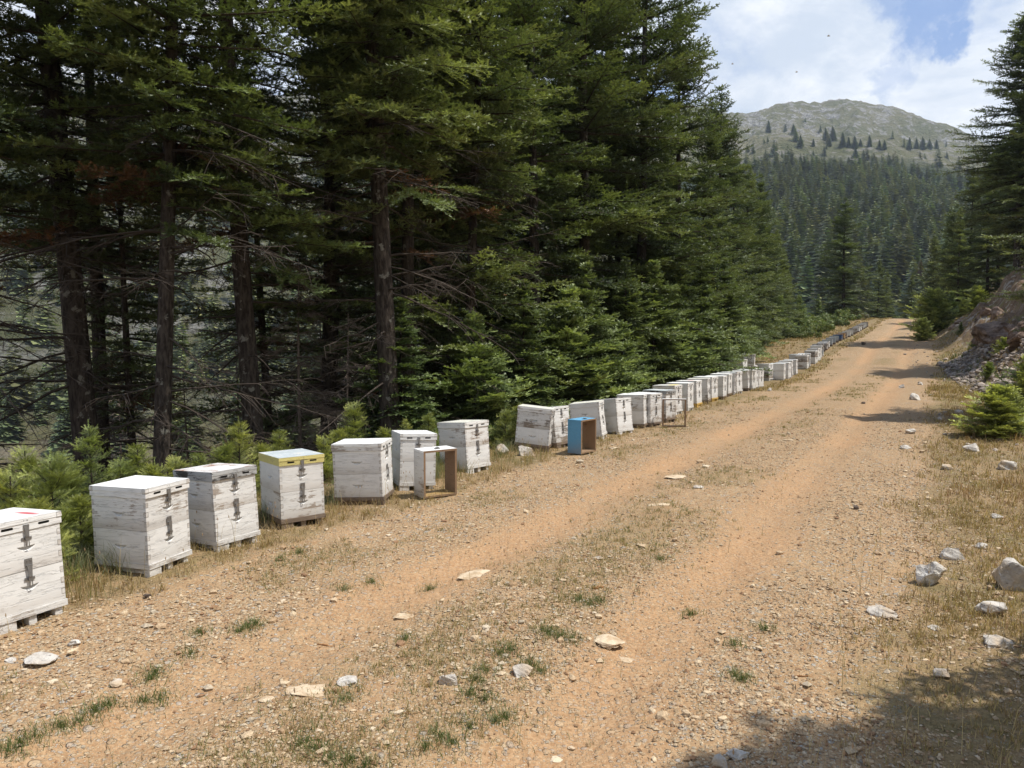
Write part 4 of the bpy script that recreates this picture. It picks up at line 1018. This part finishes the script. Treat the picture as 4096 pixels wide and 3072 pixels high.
n1 = g.noise(oc, 9, 6, .65); n2 = g.noise(oc, 40, 5, .65); n3 = g.noise(oc, 3.5, 3, .5)
c = g.mix(g.step(n1, .35, .62), (.36, .32, .27), (.66, .62, .55)); c = g.mix(g.step(n2, .58, .68), c, (.13, .12, .11)); c = g.mix(g.step(n3, .5, .65), c, (.52, .38, .23))
c = g.mix(g.m('MULTIPLY', rnd, .35), c, (.40, .36, .32))
principled(g, o_, c, .9, .2, bump(g, g.m('ADD', n1, g.m('MULTIPLY', n2, .5)), .02))
M_slab, g, o_ = mat('dusty_tan_stone')
oc = g.n('ShaderNodeNewGeometry').outputs['Position']
n1 = g.noise(oc, 12, 6, .65); n2 = g.noise(oc, 60, 4, .6)
c = g.mix(g.step(n1, .35, .62), (.43, .31, .19), (.62, .50, .35)); c = g.mix(g.step(n2, .6, .7), c, (.3, .2, .12))
principled(g, o_, c, .9, .2, bump(g, n1, .01))
M_darkst, g, o_ = mat('dark_stone'); principled(g, o_, g.mix(g.noise(g.n('ShaderNodeNewGeometry').outputs['Position'], 30, 4), (.05, .04, .035), (.16, .12, .09)), .9, .2)
_rk = {}
def stone(px, py, wpx, hr, label, m_=None, dr=.8, cat='stone', name='stone', seed=None, sink=.5, maxd=150):
    x, y = hit(px, py, 0, maxd); d = y; w = wpx/F*d; seed = seed or int(px*7+py)
    V, Fc = rock_shape(seed % 997)
    me = mesh_np('stone', V, Fc, 3, None, False, (m_ or M_stone,))
    me.polygons.foreach_set('use_smooth', [False]*len(me.polygons))
    h = w*hr; yy = y+w*dr*.4
    o = obj(name, me, None, (x, yy, T1(x, yy)-h*sink), (0, 0, 0), (w, w*dr, h*(1+sink)))
    return tag(o, label, cat, 'loose stones')
for a in (
 (933, 586, 31, .78, 'big white boulder in the dry grass of the right verge'), (958, 561, 22, .5, 'grey stone just behind the big white boulder'),
 (1017, 592, 38, .85, 'dark pitted boulder cut by the right edge'), (995, 618, 29, .45, 'brown and white stone below the dark pitted boulder'), (1004, 648, 27, .38, 'pale flat-topped stone lowest on the right verge'),
 (885, 617, 31, .22, 'flat grey stone left of the brown and white one'), (936, 630, 14, .25, 'small pale stone right of the flat grey one'), (741, 760, 25, .3, 'pale stone half in the near shadow at the bottom edge'), (722, 768, 16, .6, 'white lump of stone at the bottom edge beside the shadow'),
 (946, 680, 18, .4, 'white stone at the upper edge of the near shadow'), (985, 549, 12, .4, 'small pale stone at the right edge above the dark boulder'), (1000, 518, 12, .4, 'small pale stone farther up the right verge'),
 (521, 677, 22, .45, 'rounded white stone among green tufts in the middle of the road'), (449, 686, 20, .5, 'layered grey stone left of the rounded white one'),
 (348, 686, 22, .25, 'grey stone flush with the gravel right of the pale slab'), (113, 687, 15, .35, 'smooth grey stone left of the near wheel track'),
 (36, 667, 34, .2, 'long pale stone at the left edge of the road'), (70, 646, 14, .4, 'dull stone above the long pale one'), (8, 663, 14, .3, 'stone touching the left edge near the long pale one'),
 (503, 454, 15, .6, 'white stone left of the forward-tilted hive'), (525, 456, 17, .6, 'grey-white stone propping the forward-tilted hive'),
 (917, 400, 10, .7, 'white stone on the middle of the right verge'), (903, 388, 8, .5, 'pale stone on the verge beyond the middle white one'), (912, 434, 10, .5, 'brownish stone in the verge shadow'), (906, 449, 11, .35, 'low stone nearer than the verge shadow'),
 (921, 385, 5, .6, 'small stone by the foot of the scree'), (949, 470, 14, .4, 'stone under the small fir at the right'), (975, 452, 16, .5, 'grey stone at the foot of the small right fir'), (1010, 470, 20, .5, 'big grey stone below the bush at the right edge'),
 (770, 391, 5, .6, 'white pebble-like stone before the grassy hives'), (600, 560, 8, .3, 'whitish stone between the two wheel tracks'), (700, 488, 10, .2, 'thin pale stone on the road crown')):
    stone(*a)
for a in (
 (608, 649, 34, .18, 'pointed tan slab beside the right wheel track'), (305, 697, 44, .10, 'large flat pale slab in the left wheel track'), (477, 577, 36, .08, 'flat slab sunk in the left wheel track'), (404, 619, 20, .08, 'faint tan slab near the flat sunken one'),
 (572, 751, 9, .4, 'oblong tan stone near the bottom edge'), (556, 762, 14, .15, 'flat tan stone below the oblong one'), (625, 662, 18, .08, 'tan stone right of the pointed slab'), (265, 702, 16, .15, 'tan stone left of the large pale slab'),
 (614, 449, 12, .15, 'flat whitish stone in front of the leaning sunlit hive'), (660, 506, 24, .10, 'flat pale rock in the far left wheel track'), (680, 479, 28, .06, 'broad flat rock level with the road surface'), (790, 441, 10, .1, 'flat stone on the far road crown')):
    stone(*a, m_=M_slab, name='flat_stone')
for a in ((857, 510, 6, .7, 'small blackish stone on the right side of the road'), (864, 345, 4, .8, 'dark clod on the far road'), (864, 404, 5, .4, 'dark lump on the road before the verge shadow'), (147, 598, 9, .5, 'dark stone in front of the second hive')):
    stone(*a, m_=M_darkst, name='dark_stone')
# outcrop rocks in the bank
for i, (px, d, dz, w, hr, lab) in enumerate(((1006, 31, 1.6, 2.4, .9, 'reddish rock outcrop bulging from the bank at the right edge'), (1020, 28.5, 1.5, 2.2, .9, 'shaded rock face at the right edge of the outcrop'), (998, 34, 1.3, 2.0, .8, 'fractured rock at the left of the outcrop'), (985, 37, .9, 1.6, .7, 'low rock in the shaded bank'), (1030, 25, 1.0, 1.7, .8, 'rock above the scree at the right edge'), (962, 45, 1.2, 1.5, .6, 'pale rubble block above the round bush'))):
    x = (px-512)/F*d; V, Fc = rock_shape(300+i, 4, 14, .16)
    me = mesh_np('outcrop', V, Fc, 3, None, False, (M_outc if i else None,) if False else ())
    if i == 0:
        M_outc, g, o_ = mat('reddish_outcrop_rock'); oc = g.n('ShaderNodeNewGeometry').outputs['Position']
        q1 = g.noise(g.vm('MULTIPLY', oc, (1, 1, 2.5)), 2.2, 7, .7); q2 = g.noise(oc, 9, 5, .6)
        c = g.mix(g.step(q1, .35, .65), (.12, .08, .06), (.30, .225, .175)); c = g.mix(g.step(q2, .55, .7), c, (.10, .075, .06))
        principled(g, o_, c, .95, .15, bump(g, g.m('ADD', q1, g.m('MULTIPLY', q2, .4)), .12))
    me.materials.append(M_outc)
    o = obj('rock_outcrop', me, None, (x, d, T1(x, d)-.45*w*hr), (.2, -.5, i*1.1), (w*.8, w*.9, w*hr*.62)); tag(o, lab, 'rock', 'rocks of the bank outcrop')
# gravel and scree: stones nobody could count
def scatter_stones(name, label, xs, ys, sz, sub, cols, m_, flatz=.6, sink=.3):
    rg = np.random.default_rng(len(xs)); n = len(xs); base, Fc = ICO[sub]; nv = len(base)
    zs = terrain(xs, ys)
    V = base[None]*(1+rg.uniform(-.32, .22, (n, nv, 1)))
    a = rg.uniform(0, 6.28, n); ca, sa = np.cos(a)[:, None], np.sin(a)[:, None]
    V = V*np.stack([sz*.5*rg.uniform(.8, 1.25, n), sz*.5*rg.uniform(.55, 1, n), sz*.5*flatz*rg.uniform(.6, 1.2, n)], -1)[:, None]
    X_ = V[..., 0]*ca-V[..., 1]*sa; Y_ = V[..., 0]*sa+V[..., 1]*ca
    V = np.stack([X_+xs[:, None], Y_+ys[:, None], V[..., 2]+(zs+sz*flatz*.5*(1-2*sink))[:, None]], -1)
    Fa = (Fc[None]+(np.arange(n)*nv)[:, None, None]).reshape(-1, 3)
    me = mesh_np(name, V.reshape(-1, 3), Fa, 3, {'tint': np.repeat(cols, nv, 0)}, False, (m_,))
    return tag(obj(name, me), label, name, kind='stuff')
M_grav, g, o_ = mat('gravel_stones')
c = g.mix(g.step(g.noise(g.n('ShaderNodeNewGeometry').outputs['Position'], 120, 3), .3, .7), (.72, .72, .72), (1.1, 1.1, 1.1)); c = g.mix(1.0, g.attr('tint', 'Color'), c, 'MULTIPLY')
principled(g, o_, c, .92, .15)
rng = np.random.default_rng(17)
ICO[0] = (np.array([[1, 0, 0], [-1, 0, 0], [0, 1, 0], [0, -1, 0], [0, 0, 1], [0, 0, -1.]])*1.1, np.array([[0, 2, 4], [2, 1, 4], [1, 3, 4], [3, 0, 4], [2, 0, 5], [1, 2, 5], [3, 1, 5], [0, 3, 5]]))
def stone_cols(n):
    t = rng.uniform(0, 1, (n, 1)); c = np.array([.33, .215, .12])*(1-t)+np.array([.56, .44, .29])*t
    k = rng.uniform(0, 1, n); c[k > .86] = np.array([.52, .43, .31])*rng.uniform(.7, 1.1, ((k > .86).sum(), 1)); c[k < .12] = np.array([.27, .16, .09])
    return c
N = 260000; rr = rng.uniform(1.9**.5, 19**.5, N)**2; az = rng.uniform(-.72, .72, N); xs, ys = rr*np.sin(az), rr*np.cos(az); u, v = uv(xs, ys)
ed = fbm(xs, ys, .8, 4, 41)*.55
pr = (sstep(-5.6, -4.5, v+ed*.6)*sstep(2.2, -.2, v+ed)*.85+.1)*(1-.85*np.clip(np.exp(-((v+1.35+ed*.25)/.36)**4)+np.exp(-((v+3.1+ed*.2)/.36)**4), 0, 1))
pr *= np.clip(.62+2.2*fbm(xs, ys, 1.1, 4, 44), .10, 1)
k = rng.uniform(0, 1, N) < pr; xs, ys, rr = xs[k], ys[k], rr[k]
sz = np.minimum(rng.lognormal(math.log(.0115), .40, len(xs))*(1+rr*.035), .075)
scatter_stones('gravel', 'loose tan gravel scattered over the road', xs, ys, sz, 0, stone_cols(len(xs)), M_grav)
k = rng.uniform(0, 1, len(xs)) < .018
scatter_stones('pebbles', 'larger pale pebbles lying among the gravel', xs[k]+.01, ys[k]+.01, sz[k]*1.9+.008, 1, np.clip(stone_cols(k.sum())*1.15, 0, .75), M_grav)
N = 6500; u = rng.uniform(17, 39, N); v = foot(u)+rng.uniform(0, 1, N)**.8*np.interp(u, [17, 24, 36, 43], [1.6, 2.4, 1.6, .6])-.15; xs, ys = xy(u, v)
cc_ = np.array([.33, .275, .225])*rng.uniform(.55, 1.5, (N, 1)); scatter_stones('scree', 'grey rubble scree spilled down the right bank', xs, ys, rng.lognormal(math.log(.085), .5, N), 1, cc_, M_grav, .75, .2)
N = 700; u = rng.uniform(12, 60, N); v = foot(u)+rng.uniform(-1.4, 4.5, N); xs, ys = xy(u, v)
scatter_stones('rubble', 'scattered rubble on the bank and verge', xs, ys, rng.lognormal(math.log(.07), .5, N), 1, np.array([.45, .38, .31])*rng.uniform(.6, 1.4, (N, 1)), M_grav, .7, .3)

# ------------------------------------------------------------------ grasses
def blades(xs, ys, h, w, col, rg, bend=.5, zoff=0.0):
    n = len(xs); zs = terrain(xs, ys)-.004+zoff; a = rg.uniform(0, 6.283, n); b = rg.uniform(0, 6.283, n)
    P0 = np.stack([xs, ys, zs], -1); sd = np.stack([np.cos(a), np.sin(a), 0*a], -1)*(w*.5)[:, None]
    bd = np.stack([np.cos(b), np.sin(b), 0*b], -1)*(h*bend*rg.uniform(.1, 1.2, n))[:, None]; up_ = np.array([0, 0, 1.])
    P1 = P0+up_*(h*.55)[:, None]+bd*.35; P2 = P0+up_*(h*rg.uniform(.7, 1, n))[:, None]+bd
    V = np.stack([P0-sd, P0+sd, P1+sd*.75, P1-sd*.75, P2], 1).reshape(-1, 3)
    Fc = (np.array([[0, 1, 2], [0, 2, 3], [3, 2, 4]])[None]+(np.arange(n)*5)[:, None, None]).reshape(-1, 3)
    return V, Fc, np.repeat(col, 5, 0)
def tufts(cx, cy, nb, spread, h, w, cols, rg, bend=.5):
    n = len(cx); k = np.repeat(np.arange(n), nb); m_ = len(k)
    ang = rg.uniform(0, 6.283, m_); rad = np.abs(rg.normal(0, 1, m_))*np.repeat(np.broadcast_to(spread, n), nb)
    H = np.repeat(np.broadcast_to(h, n), nb)*rg.uniform(.45, 1.2, m_); W_ = np.repeat(np.broadcast_to(w, n), nb)
    C = cols[rg.integers(0, len(cols), m_)]*rg.uniform(.75, 1.2, (m_, 1))
    return blades(cx[k]+rad*np.cos(ang), cy[k]+rad*np.sin(ang), H, W_, C, rg, bend)
def join(name, label, parts, m_):
    Vs, Fs, Cs, b_ = [], [], [], 0
    for V, Fc, C in parts: Vs.append(V); Fs.append(Fc+b_); Cs.append(C); b_ += len(V)
    me = mesh_np(name, np.concatenate(Vs), np.concatenate(Fs), 3, {'tint': np.concatenate(Cs)}, False, (m_,)); return tag(obj(name, me), label, 'grass', kind='stuff')
STRAW = np.array([[.44, .32, .16], [.36, .26, .12], [.30, .20, .095], [.48, .37, .20], [.24, .155, .08], [.28, .24, .10]])
REDST = np.array([[.34, .20, .11], [.28, .17, .10], [.40, .27, .15]])
GREENC = np.array([[.10, .14, .035], [.13, .17, .05], [.08, .115, .03], [.20, .21, .08]])
OLIVE = np.array([[.17, .19, .06], [.24, .22, .09], [.13, .16, .05], [.36, .30, .14]])
rg = np.random.default_rng(23)
def scat(N, r0, r1, a0, a1, cond, pw=2.0):
    rr = rg.uniform(r0**(1/pw), r1**(1/pw), N)**pw; az = rg.uniform(a0, a1, N); x, y = rr*np.sin(az), rr*np.cos(az); u, v = uv(x, y); k = rg.uniform(0, 1, N) < cond(x, y, u, v); return x[k], y[k], rr[k]
dry = []
x, y, r = scat(46000, 2.0, 30, -.1, .72, lambda x, y, u, v: sstep(-.5, .5, v+fbm(x, y, .8, 4, 41)*.7)*np.clip(.55+1.2*fbm(x, y, 1.1, 3, 8), .05, 1)*(v < 5))
dry.append(tufts(x, y, 9, .03+.002*r, .045+.0025*r, .0022+.0004*r, STRAW, rg, .7))
x, y, r = scat(3500, 5, 26, .25, .72, lambda x, y, u, v: sstep(-.1, 1.0, v)*(fbm(x, y, .5, 3, 12) > .02)*(v < 4))
dry.append(tufts(x, y, 8, .05, .10+.004*r, .003+.0003*r, REDST, rg, .5))
x, y, r = scat(16000, 3.5, 26, -.80, .30, lambda x, y, u, v: sstep(-4.35, -4.9, v+fbm(x, y, .8, 4, 41)*.4)*(v > -7.2)*np.clip(.7+1.2*fbm(x, y, 1.3, 3, 18), .1, 1))
dry.append(tufts(x, y, 11, .035, .07+.003*r, .0024+.0003*r, STRAW, rg, .8))
x, y, r = scat(5000, 3.5, 16, -.80, .10, lambda x, y, u, v: (v < -4.75)*(v > -6.8)*(fbm(x, y, .9, 3, 28) > -.02)*1.0)
dry.append(tufts(x, y, 7, .05, .22, .0028+.0002*r, np.concatenate([STRAW, OLIVE]), rg, .45))
x, y, r = scat(26000, 24, 100, .1, .75, lambda x, y, u, v: (((v < -5.95)*(v > left_edge(u)-.6)+(v < -4.5)*(v > -5.1))+(v > -.3-.02*u*0)*(v < foot(u)+2.5)*1.0)*np.clip(.8+fbm(x, y, .5, 3, 38), .1, 1), 1.6)
dry.append(tufts(x, y, 6, .10, .08+.0010*r, .006+.0005*r, STRAW, rg, .6))
join('dry_grass', 'straw-coloured dry grass on both verges', dry, M_grass)
grn = []
def tuft_list(pts, nb, sp, h, w, cols):
    P_ = [hit(px, py) for px, py in pts]; return tufts(np.array([p[0] for p in P_]), np.array([p[1] for p in P_]), nb, sp, h, w, cols, rg, .9)
grn.append(tuft_list([(20, 745), (35, 738), (8, 752), (95, 712), (108, 706), (80, 722), (60, 728), (155, 674), (150, 680), (200, 634), (248, 628), (240, 632), (255, 625), (160, 700), (145, 702), (190, 655), (345, 590), (372, 583), (430, 590), (440, 737), (452, 744), (425, 748), (470, 728), (350, 762), (365, 768), (330, 760),
                     (548, 634), (560, 638), (572, 640), (540, 632), (530, 665), (540, 672), (500, 655), (510, 650), (485, 672), (475, 680), (590, 606), (600, 602), (580, 600), (405, 640), (470, 695), (485, 700), (495, 722), (505, 718), (735, 676), (742, 680), (735, 645), (765, 630), (690, 615), (345, 700), (300, 745), (315, 750), (280, 560), (300, 553), (660, 560)],
                    130, .055, .055, .0026, GREENC))
x, y, r = scat(46000, 2.3, 34, -.75, .6, lambda x, y, u, v: (np.exp(-((v+2.25)/.42)**2)*sstep(-.2, .1, fbm(x, y, .9, 3, 71))+np.exp(-((v+4.15)/.33)**2)*sstep(-.2, .1, fbm(x, y, .9, 3, 72)))*.9)
grn.append(tufts(x, y, 8, .03+.001*r, .04+.001*r, .0022+.0003*r, np.concatenate([OLIVE, STRAW[:3]]), rg, .8))
x, y, r = scat(5200, 6, 40, .3, .72, lambda x, y, u, v: sstep(.4, 1.8, v-foot(u)+.8)*(fbm(x, y, .45, 3, 95) > .02)*(v < foot(u)+4))
grn.append(tufts(x, y, 9, .06, .12+.003*r, .004+.0004*r, GREENC, rg, .6))
x, y, r = scat(3600, 4, 15, -.8, .05, lambda x, y, u, v: (v < -5.3)*(v > -7.8)*1.0)
grn.append(tufts(x, y, 10, .07, .16, .004, np.concatenate([GREENC, OLIVE]), rg, .6))
# leafy grey-green weeds between hives
for px, py in ((345, 495), (352, 500), (360, 492), (338, 502), (435, 478), (450, 470), (505, 452), (90, 560), (120, 570), (78, 575), (440, 470), (272, 520)):
    hx, hy = hit(px, py); grn.append(tufts(np.array([hx]), np.array([hy]), 240, .10, .24, .0032, np.array([[.20, .24, .13], [.26, .29, .16], [.30, .28, .15]]), rg, .7))
join('green_grass', 'short green grass tufts on the road crown and verges', grn, M_grass)
# tall dry stalks with seed heads
def stalks(N, r0, r1, a0, a1, cond, h0, h1):
    x, y, r = scat(N, r0, r1, a0, a1, cond); n = len(x); h = rg.uniform(h0, h1, n); V, Fc, C = blades(x, y, h, np.full(n, .0022)+.00022*r, np.tile(np.array([[.45, .35, .20]]), (n, 1))*rg.uniform(.6, 1.2, (n, 1)), rg, .35)
    tips = V.reshape(n, 5, 3)[:, 4]; k = rg.uniform(0, 1, n) < .6; tips = tips[k]; m_ = len(tips); o8 = ICO[0][0]*np.array([.004, .004, .014])
    V2 = (tips[:, None]+o8[None]).reshape(-1, 3); F2 = (ICO[0][1][None]+(np.arange(m_)*6)[:, None, None]).reshape(-1, 3)
    return [(V, Fc, C), (V2, F2, np.tile(np.array([[.42, .30, .19]]), (len(V2), 1)))]
st = stalks(1500, 3.5, 14, -.82, .1, lambda x, y, u, v: (v < -4.7)*(v > -5.6)*1.0, .18, .42)+stalks(1200, 2.5, 14, .1, .72, lambda x, y, u, v: (v > -.6)*1.0, .12, .32)+stalks(500, 2.5, 12, -.7, .4, lambda x, y, u, v: (v > -4.6)*(v < -.5)*.6, .08, .2)
join('dry_stalks', 'thin dry seed stalks rising from the verges', st, M_grass)

# ------------------------------------------------------------------ leafy bushes past the far hives
def bush_mesh(seed, n=5200, leaf=.05, cols=GREENC):
    rb = np.random.default_rng(seed); cl = rb.normal(0, 1, (26, 3))*np.array([.38, .38, .22]); cl[:, 2] = np.abs(cl[:, 2])+.15; rad = rb.uniform(.12, .30, 26)
    k = rb.integers(0, 26, n); d_ = rb.normal(0, 1, (n, 3)); d_ /= np.linalg.norm(d_, axis=1)[:, None]; p = cl[k]+d_*(rad[k]*rb.uniform(.6, 1.05, n))[:, None]
    a = rb.normal(0, 1, (n, 3)); a /= np.linalg.norm(a, axis=1)[:, None]; b_ = np.cross(a, d_); b_ /= np.linalg.norm(b_, axis=1)[:, None]+1e-9; s = (leaf*rb.uniform(.6, 1.2, n))[:, None]
    V = np.stack([p-a*s, p+b_*s*.5, p+a*s, p-b_*s*.5], 1).reshape(-1, 3); V[:, 2] = np.maximum(V[:, 2], 0)
    C = cols[rb.integers(0, len(cols), n)]*rb.uniform(.7, 1.2, (n, 1)); return mesh_np('leafy_bush', V, np.arange(len(V)).reshape(-1, 4), 4, {'tint': np.repeat(C, 4, 0)}, False, (M_grass,))
BG = [bush_mesh(1), bush_mesh(2, cols=GREENC*1.3), bush_mesh(3, cols=np.array([[.16, .16, .11], [.20, .19, .13]]))]
bl = ['bright leafy bush', 'green leafy bush', 'round leafy bush']
for i, (px, v, s, vi) in enumerate(((800, -8.3, 1.3, 0), (808, -8.6, 1.5, 1), (815, -8.4, 1.4, 0), (822, -8.2, 1.6, 1), (828, -8.6, 1.7, 0), (834, -8.4, 1.8, 1), (840, -8.8, 1.8, 0), (846, -8.5, 1.6, 2), (851, -8.8, 1.6, 1), (857, -8.3, 1.5, 0), (866, -8.0, 1.6, 1), (875, -7.2, 1.8, 0), (884, -6.4, 1.8, 1), (846, -11.0, 2.2, 0), (858, -10.5, 2.2, 1))):
    x, y = on_v(px, 335, v); o = obj('leafy_bush', BG[vi], None, (x, y, T1(x, y)-.1), (0, 0, i*1.9), s); tag(o, f'{bl[i % 3]} by the far grassy strip, {ORD[i]} from the left', 'bush', 'leafy bushes past the far hives')
for i, (px, d, s, vi) in enumerate(((283, 9.6, .55, 0), (300, 10.2, .7, 1), (318, 10.4, .5, 0), (445, 11.2, .5, 1), (490, 11.8, .6, 0), (372, 10.2, .45, 1), (150, 8.4, .6, 0), (205, 9.2, .6, 1), (12, 7.6, .6, 0))):
    x = (px-512)/F*d; o = obj('undergrowth_bush', BG[vi], None, (x, d, T1(x, d)-.05), (0, 0, i*2.3), s); tag(o, f'low dark leafy bush behind the near hives, {["seventh", "eighth", "ninth"][0] if False else ORD[[q[0] for q in sorted(((283,),(300,),(318,),(445,),(490,),(372,),(150,),(205,),(12,)))].index(px)]} from the left', 'bush', 'low bushes behind the near hives')

# ------------------------------------------------------------------ sticks and bees
def stick(px, py, L, w, a, label, m_):
    x, y = hit(px, py); b = MB(); rg_ = random.Random(px); n = 6
    for i in range(n):
        x0, x1 = -L/2+L*i/n, -L/2+L*(i+1)/n; ww = w*(1-.5*abs(i-n/2+.5)/(n/2)); b.box(x0, x1+.0005, -ww/2+rg_.uniform(-.002, .002), ww/2, rg_.uniform(0, .004), .4*w+rg_.uniform(0, .006))
    o = obj('stick', b.build('stick', (m_,)), None, (x, y, T1(x, y)), (0, .05, a)); return tag(o, label, 'stick')
M_bkwood, g, o_ = mat('orange_brown_wood'); principled(g, o_, g.mix(g.noise(g.n('ShaderNodeTexCoord').outputs['Object'], 40, 4), (.16, .075, .035), (.42, .22, .09)), .8, .2)
stick(598, 589, .085, .03, .45, 'short broken piece of orange-brown wood in the middle of the road', M_bkwood)
stick(802, 677, .11, .008, .05, 'thin pale brown stick right of the wheel track', M_bkwood)
stick(325, 646, .10, .012, -.3, 'brown splinter of wood in the left wheel track', M_bkwood)
x, y = hit(521, 447); b = MB(); b.box(-.22, .22, -.03, .03, .0, .035); tag(obj('wooden_beam', b.build('beam', (M_dead,)), None, (x-.12, y+.1, T1(x, y)+.02), (0, 0, .15)), 'dark wooden beam under the forward-tilted hive', 'beam')
M_bee, g, o_ = mat('bee_body'); oc = g.n('ShaderNodeSeparateXYZ', {0: g.n('ShaderNodeTexCoord').outputs['Object']}); principled(g, o_, g.mix(g.m('GREATER_THAN', g.m('FRACT', g.m('MULTIPLY', oc.outputs[0], 260)), .5), (.35, .20, .05), (.05, .03, .02)), .7, .2)
M_wing, g, o_ = mat('bee_wing'); principled(g, o_, (.6, .58, .5), .4, .4)
bv, bf = ICO[2]
def bee(px, py, d, label, s=1.0):
    D_ = ray(px, py); q = D_*d/D_[1]
    segs = [(bv*np.array([.0045, .0028, .0026])+np.array([-.006, 0, 0])), (bv*np.array([.0028, .0027, .0027])), (bv*np.array([.0018, .0020, .0018])+np.array([.0042, 0, 0]))]
    V = np.concatenate(segs); Fc = np.concatenate([bf+i*len(bv) for i in range(3)])
    root = obj('bee', mesh_np('bee', V, Fc, 3, None, True, (M_bee,)), None, (q[0], q[1], CZ+q[2]), (0, .1, px), s); tag(root, label, 'bee', 'bees in flight')
    for sg in (-1, 1):
        w = MB(); w.poly([(0, sg*.001, .002), (.002, sg*.009, .004), (-.003, sg*.010, .004), (-.004, sg*.003, .0025)]); w.poly([(-.002, sg*.001, .0021), (-.004, sg*.006, .0035), (-.007, sg*.006, .0035), (-.005, sg*.001, .002)]); obj('wing', w.build('wing', (M_wing,)), root)
bee(505, 295, 3.4, 'bee flying in front of the dark firs'); bee(829, 36, 4.5, 'bee against the clouds above the summit'); bee(797, 72, 5, 'bee against the clouds left of the summit'); bee(732, 64, 5.5, 'bee against the cloud beside the fir crowns'); bee(711, 81, 5.5, 'bee close to the edge of the fir crowns')

# ------------------------------------------------------------------ haze
hb = MB(); hb.box(-4400, 4400, -4400, 4400, -60, 440)
M_haze = bpy.data.materials.new('haze'); M_haze.use_nodes = True; t = M_haze.node_tree; t.nodes.clear(); g = NG(t)
pv = g.n('ShaderNodeVolumePrincipled', {'Color': (.70, .82, 1.0, 1), 'Density': .00015, 'Anisotropy': .35}); ho = g.n('ShaderNodeOutputMaterial'); g.L.new(pv.outputs[0], ho.inputs['Volume'])
o = obj('haze', hb.build('haze', (M_haze,))); tag(o, 'faint blue haze over the mountainside', 'haze', kind='stuff')
